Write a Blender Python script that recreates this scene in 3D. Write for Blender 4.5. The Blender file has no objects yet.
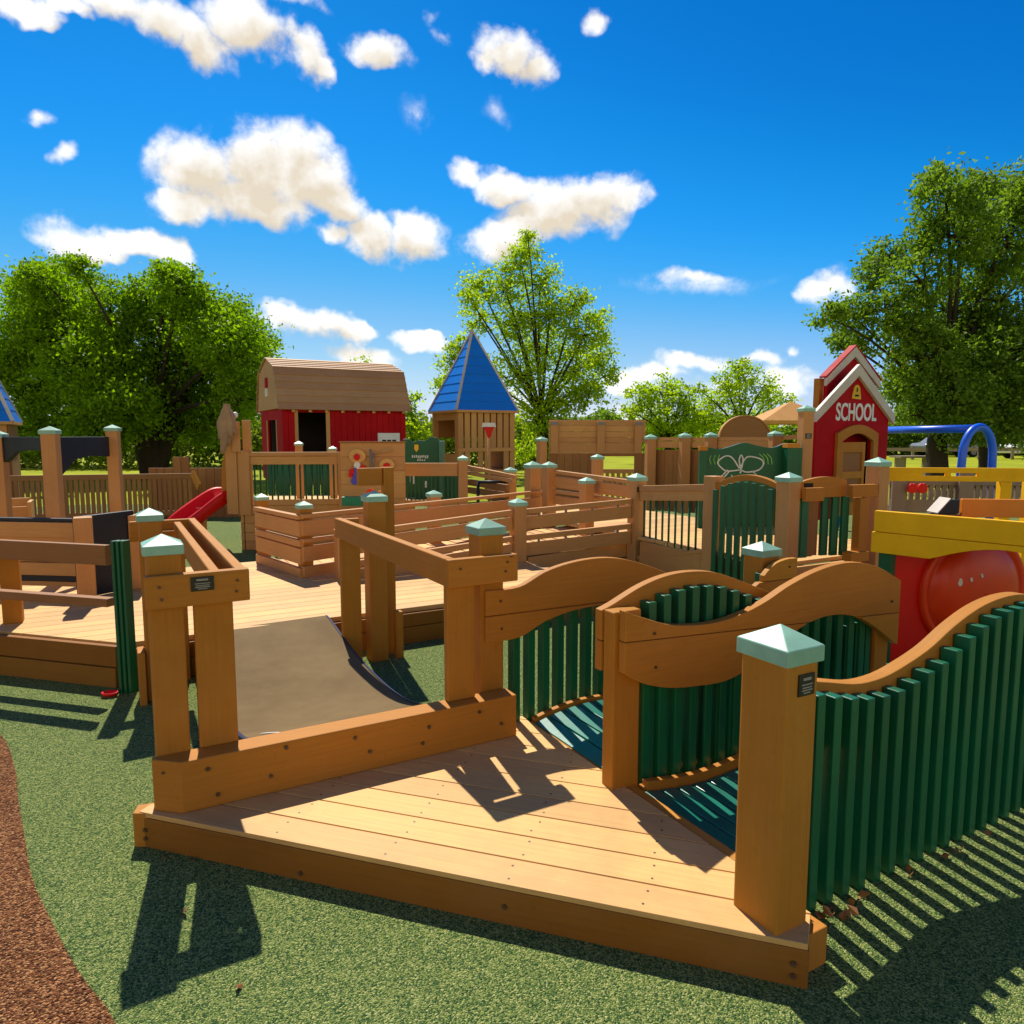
import bpy, bmesh, math, random
from mathutils import Vector, Matrix
random.seed(7)
R = math.radians
scene = bpy.context.scene
col = scene.collection

# ------------------------------------------------------------------ camera
FOC, HZ, CH = 715.0, 435.0, 1.5
PITCH = math.atan((512 - HZ) / FOC)
cp, sp = math.cos(PITCH), math.sin(PITCH)
FW, UP, RT = Vector((0, cp, -sp)), Vector((0, sp, cp)), Vector((1, 0, 0))
CAM = Vector((0, 0, CH))
cam_d = bpy.data.cameras.new('camera')
cam = bpy.data.objects.new('camera', cam_d)
col.objects.link(cam)
cam.location = CAM
cam.rotation_euler = (R(90) - PITCH, 0, 0)
cam_d.sensor_fit = 'HORIZONTAL'
cam_d.sensor_width = 36
cam_d.lens = 36 * FOC / 1024
cam_d.clip_end = 2000
scene.camera = cam

def ray(u, v): return FW + RT * ((u - 512) / FOC) - UP * ((v - 512) / FOC)
def gp(u, v, h=0.0):
    d = ray(u, v); return CAM + d * ((h - CH) / d.z)
def yp(u, v, Y):
    d = ray(u, v); return CAM + d * (Y / d.y)
def pz(P, v):
    k = -(v - 512) / FOC
    return CH + (k * cp * P[1] - sp * P[1]) / (cp + k * sp)

# ------------------------------------------------------------------ frames
class Frame:
    def __init__(s, o, ang):
        s.o = Vector((o[0], o[1])); a = R(ang)
        s.a = Vector((math.cos(a), math.sin(a))); s.b = Vector((-math.sin(a), math.cos(a)))
        s.ang = ang
    def p(s, u, v, z=0.0):
        q = s.o + s.a * u + s.b * v
        return Vector((q.x, q.y, z))
A0 = 29.2
F0 = Frame((-1.192, 2.458), A0)       # the frame the whole timber playground is laid out in

# ------------------------------------------------------------------ tagging
def tag(o, label=None, cat=None, group=None, kind=None):
    if label: o['label'] = label
    if cat: o['category'] = cat
    if group: o['group'] = group
    if kind: o['kind'] = kind
    return o
def thing(name, label, cat, loc, group=None):
    o = bpy.data.objects.new(name, None); col.objects.link(o)
    o.location = loc; o.empty_display_size = 0.1
    return tag(o, label, cat, group)
def origin(o):
    v = Vector((0, 0, 0))
    while o is not None:
        v = v + Vector(o.location); o = o.parent
    return v
def copy_tree(o, parent=None):
    c = o.copy(); col.objects.link(c)
    if parent: c.parent = parent
    for ch in list(o.children): copy_tree(ch, c)
    return c

# ------------------------------------------------------------------ mesh collector
class MB:
    def __init__(s): s.v = []; s.f = []; s.uv = []; s.smooth = []
    def hexa(s, c, X, Y, Z):
        """box with centre c and half axes X, Y, Z; uv runs along its longest axis"""
        c, ax = Vector(c), [Vector(X), Vector(Y), Vector(Z)]
        L = max(range(3), key=lambda i: ax[i].length)
        i0 = len(s.v)
        for k in range(8):
            sg = [(1 if k >> j & 1 else -1) for j in range(3)]
            s.v.append(c + ax[0] * sg[0] + ax[1] * sg[1] + ax[2] * sg[2])
        if ax[0].cross(ax[1]).dot(ax[2]) > 0:
            fs = [(0, 4, 6, 2), (1, 3, 7, 5), (0, 1, 5, 4), (2, 6, 7, 3), (0, 2, 3, 1), (4, 5, 7, 6)]
        else:
            fs = [(2, 6, 4, 0), (5, 7, 3, 1), (4, 5, 1, 0), (3, 7, 6, 2), (1, 3, 2, 0), (6, 7, 5, 4)]
        ro, rl = random.random() * 7, random.random() * 7
        n = [a.normalized() for a in ax]
        for fi, f in enumerate(fs):
            axis = fi // 2
            o = [a for a in range(3) if a != axis]
            ua = L if L in o else o[0]
            va = o[0] if o[1] == ua else o[1]
            s.f.append([i0 + k for k in f])
            s.uv.append([((s.v[i0 + k] - c).dot(n[ua]) + rl, (s.v[i0 + k] - c).dot(n[va]) + ro + axis * .37) for k in f])
            s.smooth.append(False)
    def box(s, x0, x1, y0, y1, z0, z1):
        s.hexa(((x0 + x1) / 2, (y0 + y1) / 2, (z0 + z1) / 2), ((x1 - x0) / 2, 0, 0), (0, (y1 - y0) / 2, 0), (0, 0, (z1 - z0) / 2))
    def fbox(s, F, s0, s1, t0, t1, z0, z1):
        X = Vector((F.a.x, F.a.y, 0)) * (abs(s1 - s0) / 2); Y = Vector((F.b.x, F.b.y, 0)) * (abs(t1 - t0) / 2)
        s.hexa(F.p((s0 + s1) / 2, (t0 + t1) / 2, (z0 + z1) / 2), X, Y, (0, 0, (z1 - z0) / 2))
    def board(s, P, Q, h, w, end=0.0):
        """board from P to Q (centres of its ends), height h (vertical), thickness w"""
        P, Q = Vector(P), Vector(Q); d = Q - P
        dn = d.normalized()
        sd = Vector((-d.y, d.x, 0))
        sd = sd.normalized() if sd.length > 1e-6 else Vector((1, 0, 0))
        upv = dn.cross(sd) * -1
        if upv.z < 0: upv = -upv
        if abs(dn.z) > .99: upv = dn.cross(sd)
        s.hexa((P + Q) / 2, dn * (d.length / 2 + end), sd * (w / 2), upv * (h / 2))
    def prism(s, poly, ext, U, V, O):
        """polygon (list of 2-D points in axes U,V at O) extruded by vector ext"""
        U, V, O, ext = Vector(U), Vector(V), Vector(O), Vector(ext)
        n = len(poly); i0 = len(s.v)
        area = sum(poly[i][0] * poly[(i + 1) % n][1] - poly[(i + 1) % n][0] * poly[i][1] for i in range(n))
        if area < 0: poly = poly[::-1]
        flip = U.cross(V).dot(ext) > 0
        for q in poly: s.v.append(O + U * q[0] + V * q[1])
        for q in poly: s.v.append(O + U * q[0] + V * q[1] + ext)
        ro = random.random() * 5
        a = list(range(n)); b = list(range(n, 2 * n))
        fa = a[::-1] if flip else a
        fb = b if flip else b[::-1]
        for f in (fa, fb):
            s.f.append([i0 + k for k in f]); s.uv.append([(poly[k % n][0] + ro, poly[k % n][1] + ro) for k in f]); s.smooth.append(False)
        run = 0
        for i in range(n):
            j = (i + 1) % n
            l = math.dist(poly[i], poly[j])
            f = [i, j, n + j, n + i] if flip else [i, n + i, n + j, j]
            uvm = {i: (run, 0), j: (run + l, 0), n + j: (run + l, ext.length), n + i: (run, ext.length)}
            s.f.append([i0 + k for k in f]); s.uv.append([(uvm[k][0] + ro, uvm[k][1] + ro) for k in f]); s.smooth.append(False)
            run += l
    def plate(s, poly, z0, z1):
        s.prism([(p[0], p[1]) for p in poly], (0, 0, z1 - z0), (1, 0, 0), (0, 1, 0), (0, 0, z0))
    def tube(s, pts, rad, n=10, cap=True, smooth=True):
        pts = [Vector(p) for p in pts]; m = len(pts)
        rads = rad if isinstance(rad, (list, tuple)) else [rad] * m
        i0 = len(s.v)
        prev = None
        for i, p in enumerate(pts):
            d = (pts[min(i + 1, m - 1)] - pts[max(i - 1, 0)])
            d = d.normalized() if d.length > 1e-9 else Vector((0, 0, 1))
            if prev is None:
                a = Vector((0, 0, 1)) if abs(d.z) < .9 else Vector((1, 0, 0))
                x = d.cross(a).normalized()
            else:
                x = prev - d * prev.dot(d)
                x = x.normalized() if x.length > 1e-6 else d.orthogonal().normalized()
            prev = x; y = d.cross(x)
            for k in range(n):
                t = 2 * math.pi * k / n
                s.v.append(p + (x * math.cos(t) + y * math.sin(t)) * rads[i])
        for i in range(m - 1):
            for k in range(n):
                k2 = (k + 1) % n
                s.f.append([i0 + i * n + k, i0 + i * n + k2, i0 + (i + 1) * n + k2, i0 + (i + 1) * n + k])
                s.uv.append([(i, k / n), (i, (k + 1) / n), (i + 1, (k + 1) / n), (i + 1, k / n)]); s.smooth.append(smooth)
        if cap:
            s.f.append([i0 + k for k in range(n)][::-1]); s.uv.append([(0, 0)] * n); s.smooth.append(False)
            s.f.append([i0 + (m - 1) * n + k for k in range(n)]); s.uv.append([(0, 0)] * n); s.smooth.append(False)
    def grid(s, rows, smooth=True, closed=False):
        """rows: list of equal-length point lists"""
        i0 = len(s.v); n = len(rows[0])
        for r in rows: s.v.extend(Vector(p) for p in r)
        for i in range(len(rows) - 1):
            for k in range(n if closed else n - 1):
                k2 = (k + 1) % n
                s.f.append([i0 + i * n + k, i0 + i * n + k2, i0 + (i + 1) * n + k2, i0 + (i + 1) * n + k])
                s.uv.append([(i * .1, k * .1), (i * .1, k * .1 + .1), (i * .1 + .1, k * .1 + .1), (i * .1 + .1, k * .1)]); s.smooth.append(smooth)
    def face(s, pts, smooth=False):
        i0 = len(s.v); s.v.extend(Vector(p) for p in pts)
        s.f.append(list(range(i0, i0 + len(pts)))); s.uv.append([(p[0], p[1]) for p in pts]); s.smooth.append(smooth)
    def disc(s, c, nrm, r, h, n=14, rx=1.0):
        c, d = Vector(c), Vector(nrm).normalized()
        x = d.cross(Vector((0, 0, 1))) if abs(d.z) < .9 else Vector((1, 0, 0))
        x.normalize(); y = d.cross(x)
        s.prism([(math.cos(2 * math.pi * k / n) * r * rx, math.sin(2 * math.pi * k / n) * r) for k in range(n)], d * h, x, y, c)
    def build(s, name, mat, parent=None, bevel=0.0, seg=2, loc=None):
        org = origin(parent) if parent else Vector(loc or (0, 0, 0))
        me = bpy.data.meshes.new(name)
        me.from_pydata([tuple(p - org) for p in s.v], [], s.f)
        ul = me.uv_layers.new(name='uv')
        fl = [c for f in s.uv for q in f for c in q]
        ul.data.foreach_set('uv', fl)
        me.polygons.foreach_set('use_smooth', s.smooth)
        me.materials.append(mat); me.update()
        o = bpy.data.objects.new(name, me); col.objects.link(o)
        if parent: o.parent = parent
        elif loc: o.location = loc
        if bevel:
            b = o.modifiers.new('bevel', 'BEVEL'); b.width = bevel; b.segments = seg; b.limit_method = 'ANGLE'; b.angle_limit = R(40)
        return o

# ------------------------------------------------------------------ materials
def new_mat(name):
    m = bpy.data.materials.new(name); m.use_nodes = True
    nt = m.node_tree; nt.nodes.clear()
    out = nt.nodes.new('ShaderNodeOutputMaterial')
    return m, nt, out
def N(nt, typ, **kw):
    n = nt.nodes.new(typ)
    for k, v in kw.items():
        if k.startswith('i_'): n.inputs[k[2:]].default_value = v
        else: setattr(n, k, v)
    return n
def mixc(nt, fac, a, b, mode='MIX'):
    m = nt.nodes.new('ShaderNodeMix'); m.data_type = 'RGBA'; m.blend_type = mode
    for sock, val in ((m.inputs[0], fac), (m.inputs[6], a), (m.inputs[7], b)):
        if hasattr(val, 'is_linked'): nt.links.new(val, sock)
        elif isinstance(val, (int, float)): sock.default_value = val
        else: sock.default_value = (*val, 1) if len(val) == 3 else val
    return m.outputs[2]
def mth(nt, op, a, b=0.0, c=0.0, clamp=False):
    m = nt.nodes.new('ShaderNodeMath'); m.operation = op; m.use_clamp = clamp
    for i, val in enumerate((a, b, c)):
        if hasattr(val, 'is_linked'): nt.links.new(val, m.inputs[i])
        else: m.inputs[i].default_value = val
    return m.outputs[0]
def ramp(nt, fac, stops):
    r = nt.nodes.new('ShaderNodeValToRGB'); e = r.color_ramp.elements
    while len(e) < len(stops): e.new(0.5)
    for el, (p, c) in zip(e, stops): el.position = p; el.color = (*c, 1) if len(c) == 3 else c
    nt.links.new(fac, r.inputs[0]); return r.outputs[0]
def noise(nt, vec, scale, detail=3, rough=.55):
    n = N(nt, 'ShaderNodeTexNoise'); n.inputs['Scale'].default_value = scale
    n.inputs['Detail'].default_value = detail; n.inputs['Roughness'].default_value = rough
    if vec is not None: nt.links.new(vec, n.inputs['Vector'])
    return n.outputs['Fac']
def bsdf(nt, out, color, rough=.6, spec=.4, bump=None, bstr=.3, bdist=.003):
    p = N(nt, 'ShaderNodeBsdfPrincipled')
    if hasattr(color, 'is_linked'): nt.links.new(color, p.inputs['Base Color'])
    else: p.inputs['Base Color'].default_value = (*color, 1)
    if hasattr(rough, 'is_linked'): nt.links.new(rough, p.inputs['Roughness'])
    else: p.inputs['Roughness'].default_value = rough
    p.inputs['Specular IOR Level'].default_value = spec
    if bump is not None:
        b = N(nt, 'ShaderNodeBump'); b.inputs['Strength'].default_value = bstr; b.inputs['Distance'].default_value = bdist
        nt.links.new(bump, b.inputs['Height']); nt.links.new(b.outputs[0], p.inputs['Normal'])
    nt.links.new(p.outputs[0], out.inputs[0])
    return p
def wood(name, c, var=.16, rough=.62, spec=.35, streak=.22, dirt=.25, dirtc=None, planks=0.0):
    m, nt, out = new_mat(name)
    uv = N(nt, 'ShaderNodeUVMap').outputs[0]
    obj = N(nt, 'ShaderNodeTexCoord').outputs['Object']
    geo = N(nt, 'ShaderNodeNewGeometry')
    mp = N(nt, 'ShaderNodeMapping'); mp.inputs['Scale'].default_value = (1.6, 42, 1); nt.links.new(uv, mp.inputs['Vector'])
    st = noise(nt, mp.outputs[0], 1.6, 5, .65)
    mp2 = N(nt, 'ShaderNodeMapping'); mp2.inputs['Scale'].default_value = (5, 160, 1); nt.links.new(uv, mp2.inputs['Vector'])
    fine = noise(nt, mp2.outputs[0], 1.0, 3, .6)
    bl = noise(nt, obj, 3.1, 4, .6)
    dark = tuple(x * .62 for x in c); lite = tuple(min(1, x * 1.25) for x in c)
    base = mixc(nt, ramp(nt, st, [(.3, (0, 0, 0)), (.7, (1, 1, 1))]), tuple(a + (b - a) * streak for a, b in zip(c, dark)), tuple(a + (b - a) * streak * 1.6 for a, b in zip(c, lite)))
    h = N(nt, 'ShaderNodeHueSaturation')
    nt.links.new(base, h.inputs['Color'])
    nt.links.new(mth(nt, 'MULTIPLY_ADD', geo.outputs['Random Per Island'], var, 1 - var / 2), h.inputs['Value'])
    nt.links.new(mth(nt, 'MULTIPLY_ADD', geo.outputs['Random Per Island'], .012, .494), h.inputs['Hue'])
    base = h.outputs[0]
    dc = dirtc or tuple(x * .55 for x in c)
    base = mixc(nt, mth(nt, 'MULTIPLY', ramp(nt, bl, [(.48, (0, 0, 0)), (.75, (1, 1, 1))]), dirt), base, dc)
    # paler sun bleached areas and hairline drying cracks along the grain
    bt = noise(nt, obj, 1.7, 5, .65)
    base = mixc(nt, mth(nt, 'MULTIPLY', ramp(nt, bt, [(.5, (0, 0, 0)), (.78, (1, 1, 1))]), .38), base, tuple(min(.8, x * 1.15 + .045) for x in c))
    mpc = N(nt, 'ShaderNodeMapping'); mpc.inputs['Scale'].default_value = (1.1, 75, 1); nt.links.new(uv, mpc.inputs['Vector'])
    ck = noise(nt, mpc.outputs[0], 1.0, 2, .5)
    base = mixc(nt, mth(nt, 'MULTIPLY', ramp(nt, ck, [(.70, (0, 0, 0)), (.76, (1, 1, 1))]), .35), base, tuple(x * .4 for x in c))
    # small scuffs and pale scratches
    sc = noise(nt, obj, 38, 2, .5)
    base = mixc(nt, mth(nt, 'MULTIPLY', ramp(nt, sc, [(.66, (0, 0, 0)), (.74, (1, 1, 1))]), .25), base, dark)
    hgt = mth(nt, 'ADD', mth(nt, 'MULTIPLY', fine, .6), st)
    rg = mth(nt, 'MULTIPLY_ADD', st, .2, rough - .1)
    bsdf(nt, out, base, rg, spec, hgt, .25, .002)
    return m
def paint(name, c, rough=.45, spec=.45, var=.10, mott=.18, bumps=.12):
    m, nt, out = new_mat(name)
    obj = N(nt, 'ShaderNodeTexCoord').outputs['Object']
    geo = N(nt, 'ShaderNodeNewGeometry')
    bl = noise(nt, obj, 4.0, 5, .65)
    base = mixc(nt, ramp(nt, bl, [(.35, (0, 0, 0)), (.7, (1, 1, 1))]), c, tuple(x * (1 - mott * 1.6) for x in c))
    h = N(nt, 'ShaderNodeHueSaturation'); nt.links.new(base, h.inputs['Color'])
    nt.links.new(mth(nt, 'MULTIPLY_ADD', geo.outputs['Random Per Island'], var, 1 - var / 2), h.inputs['Value'])
    fine = noise(nt, obj, 60, 3, .6)
    rg = mth(nt, 'MULTIPLY_ADD', bl, .25, rough - .1)
    bsdf(nt, out, h.outputs[0], rg, spec, fine, bumps, .002)
    return m
def granules(name, stops, scale, big=None, rough=.9, bstr=.8, bdist=.006):
    m, nt, out = new_mat(name)
    obj = N(nt, 'ShaderNodeTexCoord').outputs['Object']
    v = N(nt, 'ShaderNodeTexVoronoi'); v.inputs['Scale'].default_value = scale; v.inputs['Randomness'].default_value = 1
    nd = N(nt, 'ShaderNodeTexNoise'); nd.inputs['Scale'].default_value = scale * .6; nd.inputs['Detail'].default_value = 2
    nt.links.new(obj, nd.inputs['Vector'])
    wv = N(nt, 'ShaderNodeVectorMath', operation='MULTIPLY_ADD'); nt.links.new(nd.outputs['Color'], wv.inputs[0])
    wv.inputs[1].default_value = (1.6 / scale,) * 3; nt.links.new(obj, wv.inputs[2])
    nt.links.new(wv.outputs[0], v.inputs['Vector'])
    sep = N(nt, 'ShaderNodeSeparateColor'); nt.links.new(v.outputs['Color'], sep.inputs[0])
    c = ramp(nt, sep.outputs[0], stops)
    if big:
        b = noise(nt, obj, 1.3, 5, .6)
        c = mixc(nt, mth(nt, 'MULTIPLY', ramp(nt, b, [(.35, (0, 0, 0)), (.7, (1, 1, 1))]), big[1]), c, big[0], 'MULTIPLY')
    hgt = mth(nt, 'SUBTRACT', sep.outputs[1], mth(nt, 'MULTIPLY', v.outputs['Distance'], 2.0))
    bsdf(nt, out, c, rough, .15, hgt, bstr, bdist)
    return m
def leafmat(name, c1, c2, trans=.5, tc=(1.15, 1.25, .5)):
    m, nt, out = new_mat(name)
    geo = N(nt, 'ShaderNodeNewGeometry')
    obj = N(nt, 'ShaderNodeTexCoord').outputs['Object']
    b = noise(nt, obj, .55, 3, .6)
    r = mth(nt, 'ADD', mth(nt, 'MULTIPLY', geo.outputs['Random Per Island'], .6), mth(nt, 'MULTIPLY', b, .4))
    c = mixc(nt, r, c1, c2)
    d = N(nt, 'ShaderNodeBsdfPrincipled'); nt.links.new(c, d.inputs['Base Color']); d.inputs['Roughness'].default_value = .55; d.inputs['Specular IOR Level'].default_value = .2
    t = N(nt, 'ShaderNodeBsdfTranslucent')
    nt.links.new(mixc(nt, 1.0, c, tc, 'MULTIPLY'), t.inputs['Color'])
    mx = N(nt, 'ShaderNodeMixShader'); mx.inputs[0].default_value = trans
    nt.links.new(d.outputs[0], mx.inputs[1]); nt.links.new(t.outputs[0], mx.inputs[2]); nt.links.new(mx.outputs[0], out.inputs[0])
    return m

M = {}
M['post'] = wood('lumber_post', (.46, .192, .020), .18, spec=.2, streak=.2)
M['board'] = wood('lumber_board', (.48, .198, .024), .24, spec=.2, streak=.25)
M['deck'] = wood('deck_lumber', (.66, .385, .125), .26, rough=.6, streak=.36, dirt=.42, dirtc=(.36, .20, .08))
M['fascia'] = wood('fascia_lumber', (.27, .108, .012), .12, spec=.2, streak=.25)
M['far'] = wood('far_lumber', (.56, .28, .085), .28, streak=.25)
M['farbrown'] = wood('far_brown_lumber', (.31, .135, .035), .2, streak=.3)
M['farroof'] = wood('roof_lumber', (.46, .25, .10), .22, streak=.3)
M['grey'] = wood('weathered_lumber', (.26, .19, .13), .2)
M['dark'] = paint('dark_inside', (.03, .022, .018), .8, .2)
M['cap'] = paint('mint_cap', (.31, .58, .42), .42, .45, .08, .22)
M['green'] = paint('green_slat', (.003, .12, .045), .38, .5, .25, .12)
M['teal'] = paint('teal_plank', (.010, .19, .135), .30, .6, .3, .25)
M['panelgreen'] = paint('panel_green', (.004, .105, .04), .4, .4, .1, .12)
M['jade'] = paint('jade_plastic', (.01, .26, .13), .4, .4)
M['red'] = paint('barn_red', (.46, .004, .008), .6, .12, .1, .12)
M['redp'] = paint('red_plastic', (.72, .008, .005), .42, .25, .05, .08)
M['orange'] = paint('orange_plastic', (.78, .045, .005), .3, .35, .05, .08)
M['orangeboard'] = paint('orange_board', (.85, .24, .012), .45, .4, .05, .1)
M['yellow'] = paint('yellow_board', (.95, .50, .003), .5, .2, .06, .1)
M['blue'] = paint('blue_metal', (.012, .20, .74), .28, .6, .05, .08)
M['bluetube'] = paint('blue_tube', (.010, .13, .80), .32, .5, .03, .06)
M['white'] = paint('white_paint', (.8, .78, .72), .5, .4, .03, .08)
M['trim'] = paint('grey_trim', (.62, .54, .44), .5, .4, .05, .12)
M['black'] = paint('black_board', (.012, .014, .022), .5, .35, .05, .1)
M['navy'] = paint('navy_edge', (.008, .014, .07), .45, .4)
M['plaque'] = paint('plaque_black', (.012, .012, .012), .35, .5)
M['plaquetxt'] = paint('plaque_text', (.35, .32, .26), .5, .3)
M['bolt'] = paint('rusty_bolt', (.12, .06, .025), .4, .6)
M['metal'] = paint('dull_metal', (.22, .20, .18), .35, .6)
M['canvas'] = paint('tan_canvas', (.42, .27, .15), .8, .2, .05, .25)
M['canopy'] = paint('tan_canopy', (.60, .30, .09), .7, .2, .05, .1)
M['bark'] = wood('bark', (.045, .034, .024), .1, .9, .1, .6, .4)
M['chalk'] = paint('white_line', (.75, .78, .72), .6, .3)
M['lime'] = paint('lime_line', (.25, .65, .12), .6, .3)
M['gold'] = paint('yellow_bell', (.85, .50, .02), .5, .3)
M['facelight'] = paint('cream_orange', (.85, .48, .14), .5, .3)
M['bluebead'] = paint('blue_bead', (.06, .07, .5), .35, .5)
M['carwhite'] = paint('car_white', (.75, .74, .72), .2, .6, .02, .03)
M['carsilver'] = paint('car_grey', (.20, .21, .22), .2, .6, .02, .03)
M['glass'] = paint('car_glass', (.02, .025, .03), .08, .8, .02, .02)
M['tyre'] = paint('tyre', (.015, .015, .015), .8, .2)
M['dryleaf'] = paint('dry_leaf', (.26, .11, .035), .7, .2, .6, .2)
M['rubgreen'] = granules('green_rubber', [(0, (.02, .065, .022)), (.25, (.07, .14, .04)), (.5, (.17, .235, .055)), (.78, (.30, .35, .095)), (1, (.47, .48, .18))], 230, ((.80, .86, .75), .5), bdist=.005)
M['mulch'] = granules('brown_rubber', [(0, (.07, .026, .010)), (.3, (.18, .062, .020)), (.6, (.34, .13, .045)), (1, (.58, .29, .12))], 150, ((.7, .7, .7), .4), bdist=.014)
M['leafA'] = leafmat('leaf_deep', (.085, .18, .004), (.33, .50, .008), .6)
M['leafB'] = leafmat('leaf_bright', (.22, .34, .008), (.52, .62, .03), .66)
M['leafC'] = leafmat('leaf_dark', (.06, .135, .008), (.27, .38, .04), .57)
M['leafD'] = leafmat('leaf_lime', (.24, .36, .008), (.52, .62, .02), .68)
M['leafH'] = leafmat('leaf_hedge', (.10, .17, .01), (.28, .34, .04), .5)
def lawnmat():
    m, nt, out = new_mat('lawn')
    obj = N(nt, 'ShaderNodeTexCoord').outputs['Object']
    a = noise(nt, obj, .35, 6, .65); b = noise(nt, obj, 30, 3, .7)
    c = mixc(nt, ramp(nt, a, [(.35, (0, 0, 0)), (.68, (1, 1, 1))]), (.26, .30, .008), (.46, .47, .012))
    c = mixc(nt, mth(nt, 'MULTIPLY', b, .4), c, (.10, .15, .01))
    bsdf(nt, out, c, .9, .1, b, .8, .03); return m
M['lawn'] = lawnmat()
def matmat():
    m, nt, out = new_mat('rubber_belt')
    obj = N(nt, 'ShaderNodeTexCoord').outputs['Object']
    a = noise(nt, obj, 3.0, 6, .65); b = noise(nt, obj, 260, 2, .6); s = noise(nt, obj, 16, 3, .6)
    c = mixc(nt, ramp(nt, a, [(.3, (0, 0, 0)), (.72, (1, 1, 1))]), (.145, .090, .034), (.225, .148, .060))
    c = mixc(nt, mth(nt, 'MULTIPLY', ramp(nt, s, [(.62, (0, 0, 0)), (.8, (1, 1, 1))]), .35), c, (.20, .15, .085))
    c = mixc(nt, mth(nt, 'MULTIPLY', b, .35), c, (.06, .045, .03))
    bsdf(nt, out, c, .85, .15, b, .35, .002); return m
M['belt'] = matmat()

# ------------------------------------------------------------------ building blocks
def cap_mb(F, c, z, size):
    """a skirted pyramid cap whose skirt bottom sits at z"""
    mb = MB(); h, g = size[0] / 2, size[1] / 2
    k = [(-h, -g), (h, -g), (h, g), (-h, g)]
    sk, rise = max(size) * .25, max(size) * .27
    b = [F.p(c[0] + x, c[1] + y, z) for x, y in k]; t = [F.p(c[0] + x, c[1] + y, z + sk) for x, y in k]
    ap = F.p(c[0], c[1], z + sk + rise)
    i0 = 0
    mb.v = b + t + [ap]
    fs = [[3, 2, 1, 0]] + [[i, (i + 1) % 4, 4 + (i + 1) % 4, 4 + i] for i in range(4)] + [[4 + i, 4 + (i + 1) % 4, 8] for i in range(4)]
    for f in fs: mb.f.append(f); mb.uv.append([(0, 0)] * len(f)); mb.smooth.append(False)
    return mb
def post(parent, F, c, z0, ztop, size=.15, cap=True, mat='post', name='post', bevel=.006, dep=None):
    """ztop is the tip of the cap (or the flat top)"""
    if cap and not dep: size *= .83
    if c_far(F): mat = 'far'
    dep = dep or size
    cs = (size + .02, dep + .02)
    zt = ztop - max(cs) * .52 if cap else ztop
    mb = MB(); h, k = size / 2, dep / 2
    mb.fbox(F, c[0] - h, c[0] + h, c[1] - k, c[1] + k, z0, zt + (.01 if cap else 0))
    o = mb.build(name, M[mat], parent, bevel)
    if cap:
        cap_mb(F, c, zt, cs).build('cap', M['cap'], o, .003)
    return o
def c_far(F): return F.o.y > 5.0
def fr_of(P, ang=A0):
    return Frame((P[0], P[1]), ang)
def bolt(parent, c, nrm, r=.009):
    mb = MB(); mb.disc(c, nrm, r, .006, 12); mb.disc(Vector(c) + Vector(nrm) * .006, nrm, r * .6, .003, 8)
    return mb.build('bolt', M['bolt'], parent)
def plaque(parent, F, s, t, z, w, h, face=-1, side='t'):
    """small black plate on a face of the frame; side 't' = faces -t, 's' = faces +s"""
    mb = MB(); tx = MB(); 
    rows = [(.72, .6), (.5, .8), (.36, .7), (.24, .78), (.12, .5)]
    if side == 't':
        mb.fbox(F, s - w / 2, s + w / 2, t - .005, t, z - h / 2, z + h / 2)
        for y, l in rows: tx.fbox(F, s - w * l * .42, s + w * l * .42, t - .0065, t - .005, z - h / 2 + h * y, z - h / 2 + h * (y + (.13 if y > .7 else .06)))
    else:
        mb.fbox(F, s, s + .005, t - w / 2, t + w / 2, z - h / 2, z + h / 2)
        for y, l in rows: tx.fbox(F, s + .005, s + .0065, t - w * l * .42, t + w * l * .42, z - h / 2 + h * y, z - h / 2 + h * (y + (.13 if y > .7 else .06)))
    o = mb.build('plaque', M['plaque'], parent, .001)
    tx.build('lettering', M['plaquetxt'], o)
    return o
def cat(pts, x):
    """Catmull-Rom through pts (x ascending)"""
    n = len(pts)
    if x <= pts[0][0]: return pts[0][1]
    if x >= pts[-1][0]: return pts[-1][1]
    for i in range(n - 1):
        if pts[i][0] <= x <= pts[i + 1][0]:
            x0, x1 = pts[i][0], pts[i + 1][0]; u = (x - x0) / (x1 - x0)
            def sl(j):
                a, b = max(j - 1, 0), min(j + 1, n - 1)
                return (pts[b][1] - pts[a][1]) / (pts[b][0] - pts[a][0])
            m0, m1 = sl(i) * (x1 - x0), sl(i + 1) * (x1 - x0)
            return (2 * u**3 - 3 * u**2 + 1) * pts[i][1] + (u**3 - 2 * u**2 + u) * m0 + (-2 * u**3 + 3 * u**2) * pts[i + 1][1] + (u**3 - u**2) * m1
def frange(a, b, n): return [a + (b - a) * i / n for i in range(n + 1)]
def clip(poly, n, d):
    """keep the part of a convex polygon with dot(p,n) <= d"""
    out = []
    for i in range(len(poly)):
        p, q = poly[i], poly[(i + 1) % len(poly)]
        a, b = p[0] * n[0] + p[1] * n[1] - d, q[0] * n[0] + q[1] * n[1] - d
        if a <= 0: out.append(p)
        if a * b < 0:
            u = a / (a - b); out.append((p[0] + (q[0] - p[0]) * u, p[1] + (q[1] - p[1]) * u))
    return out
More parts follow.
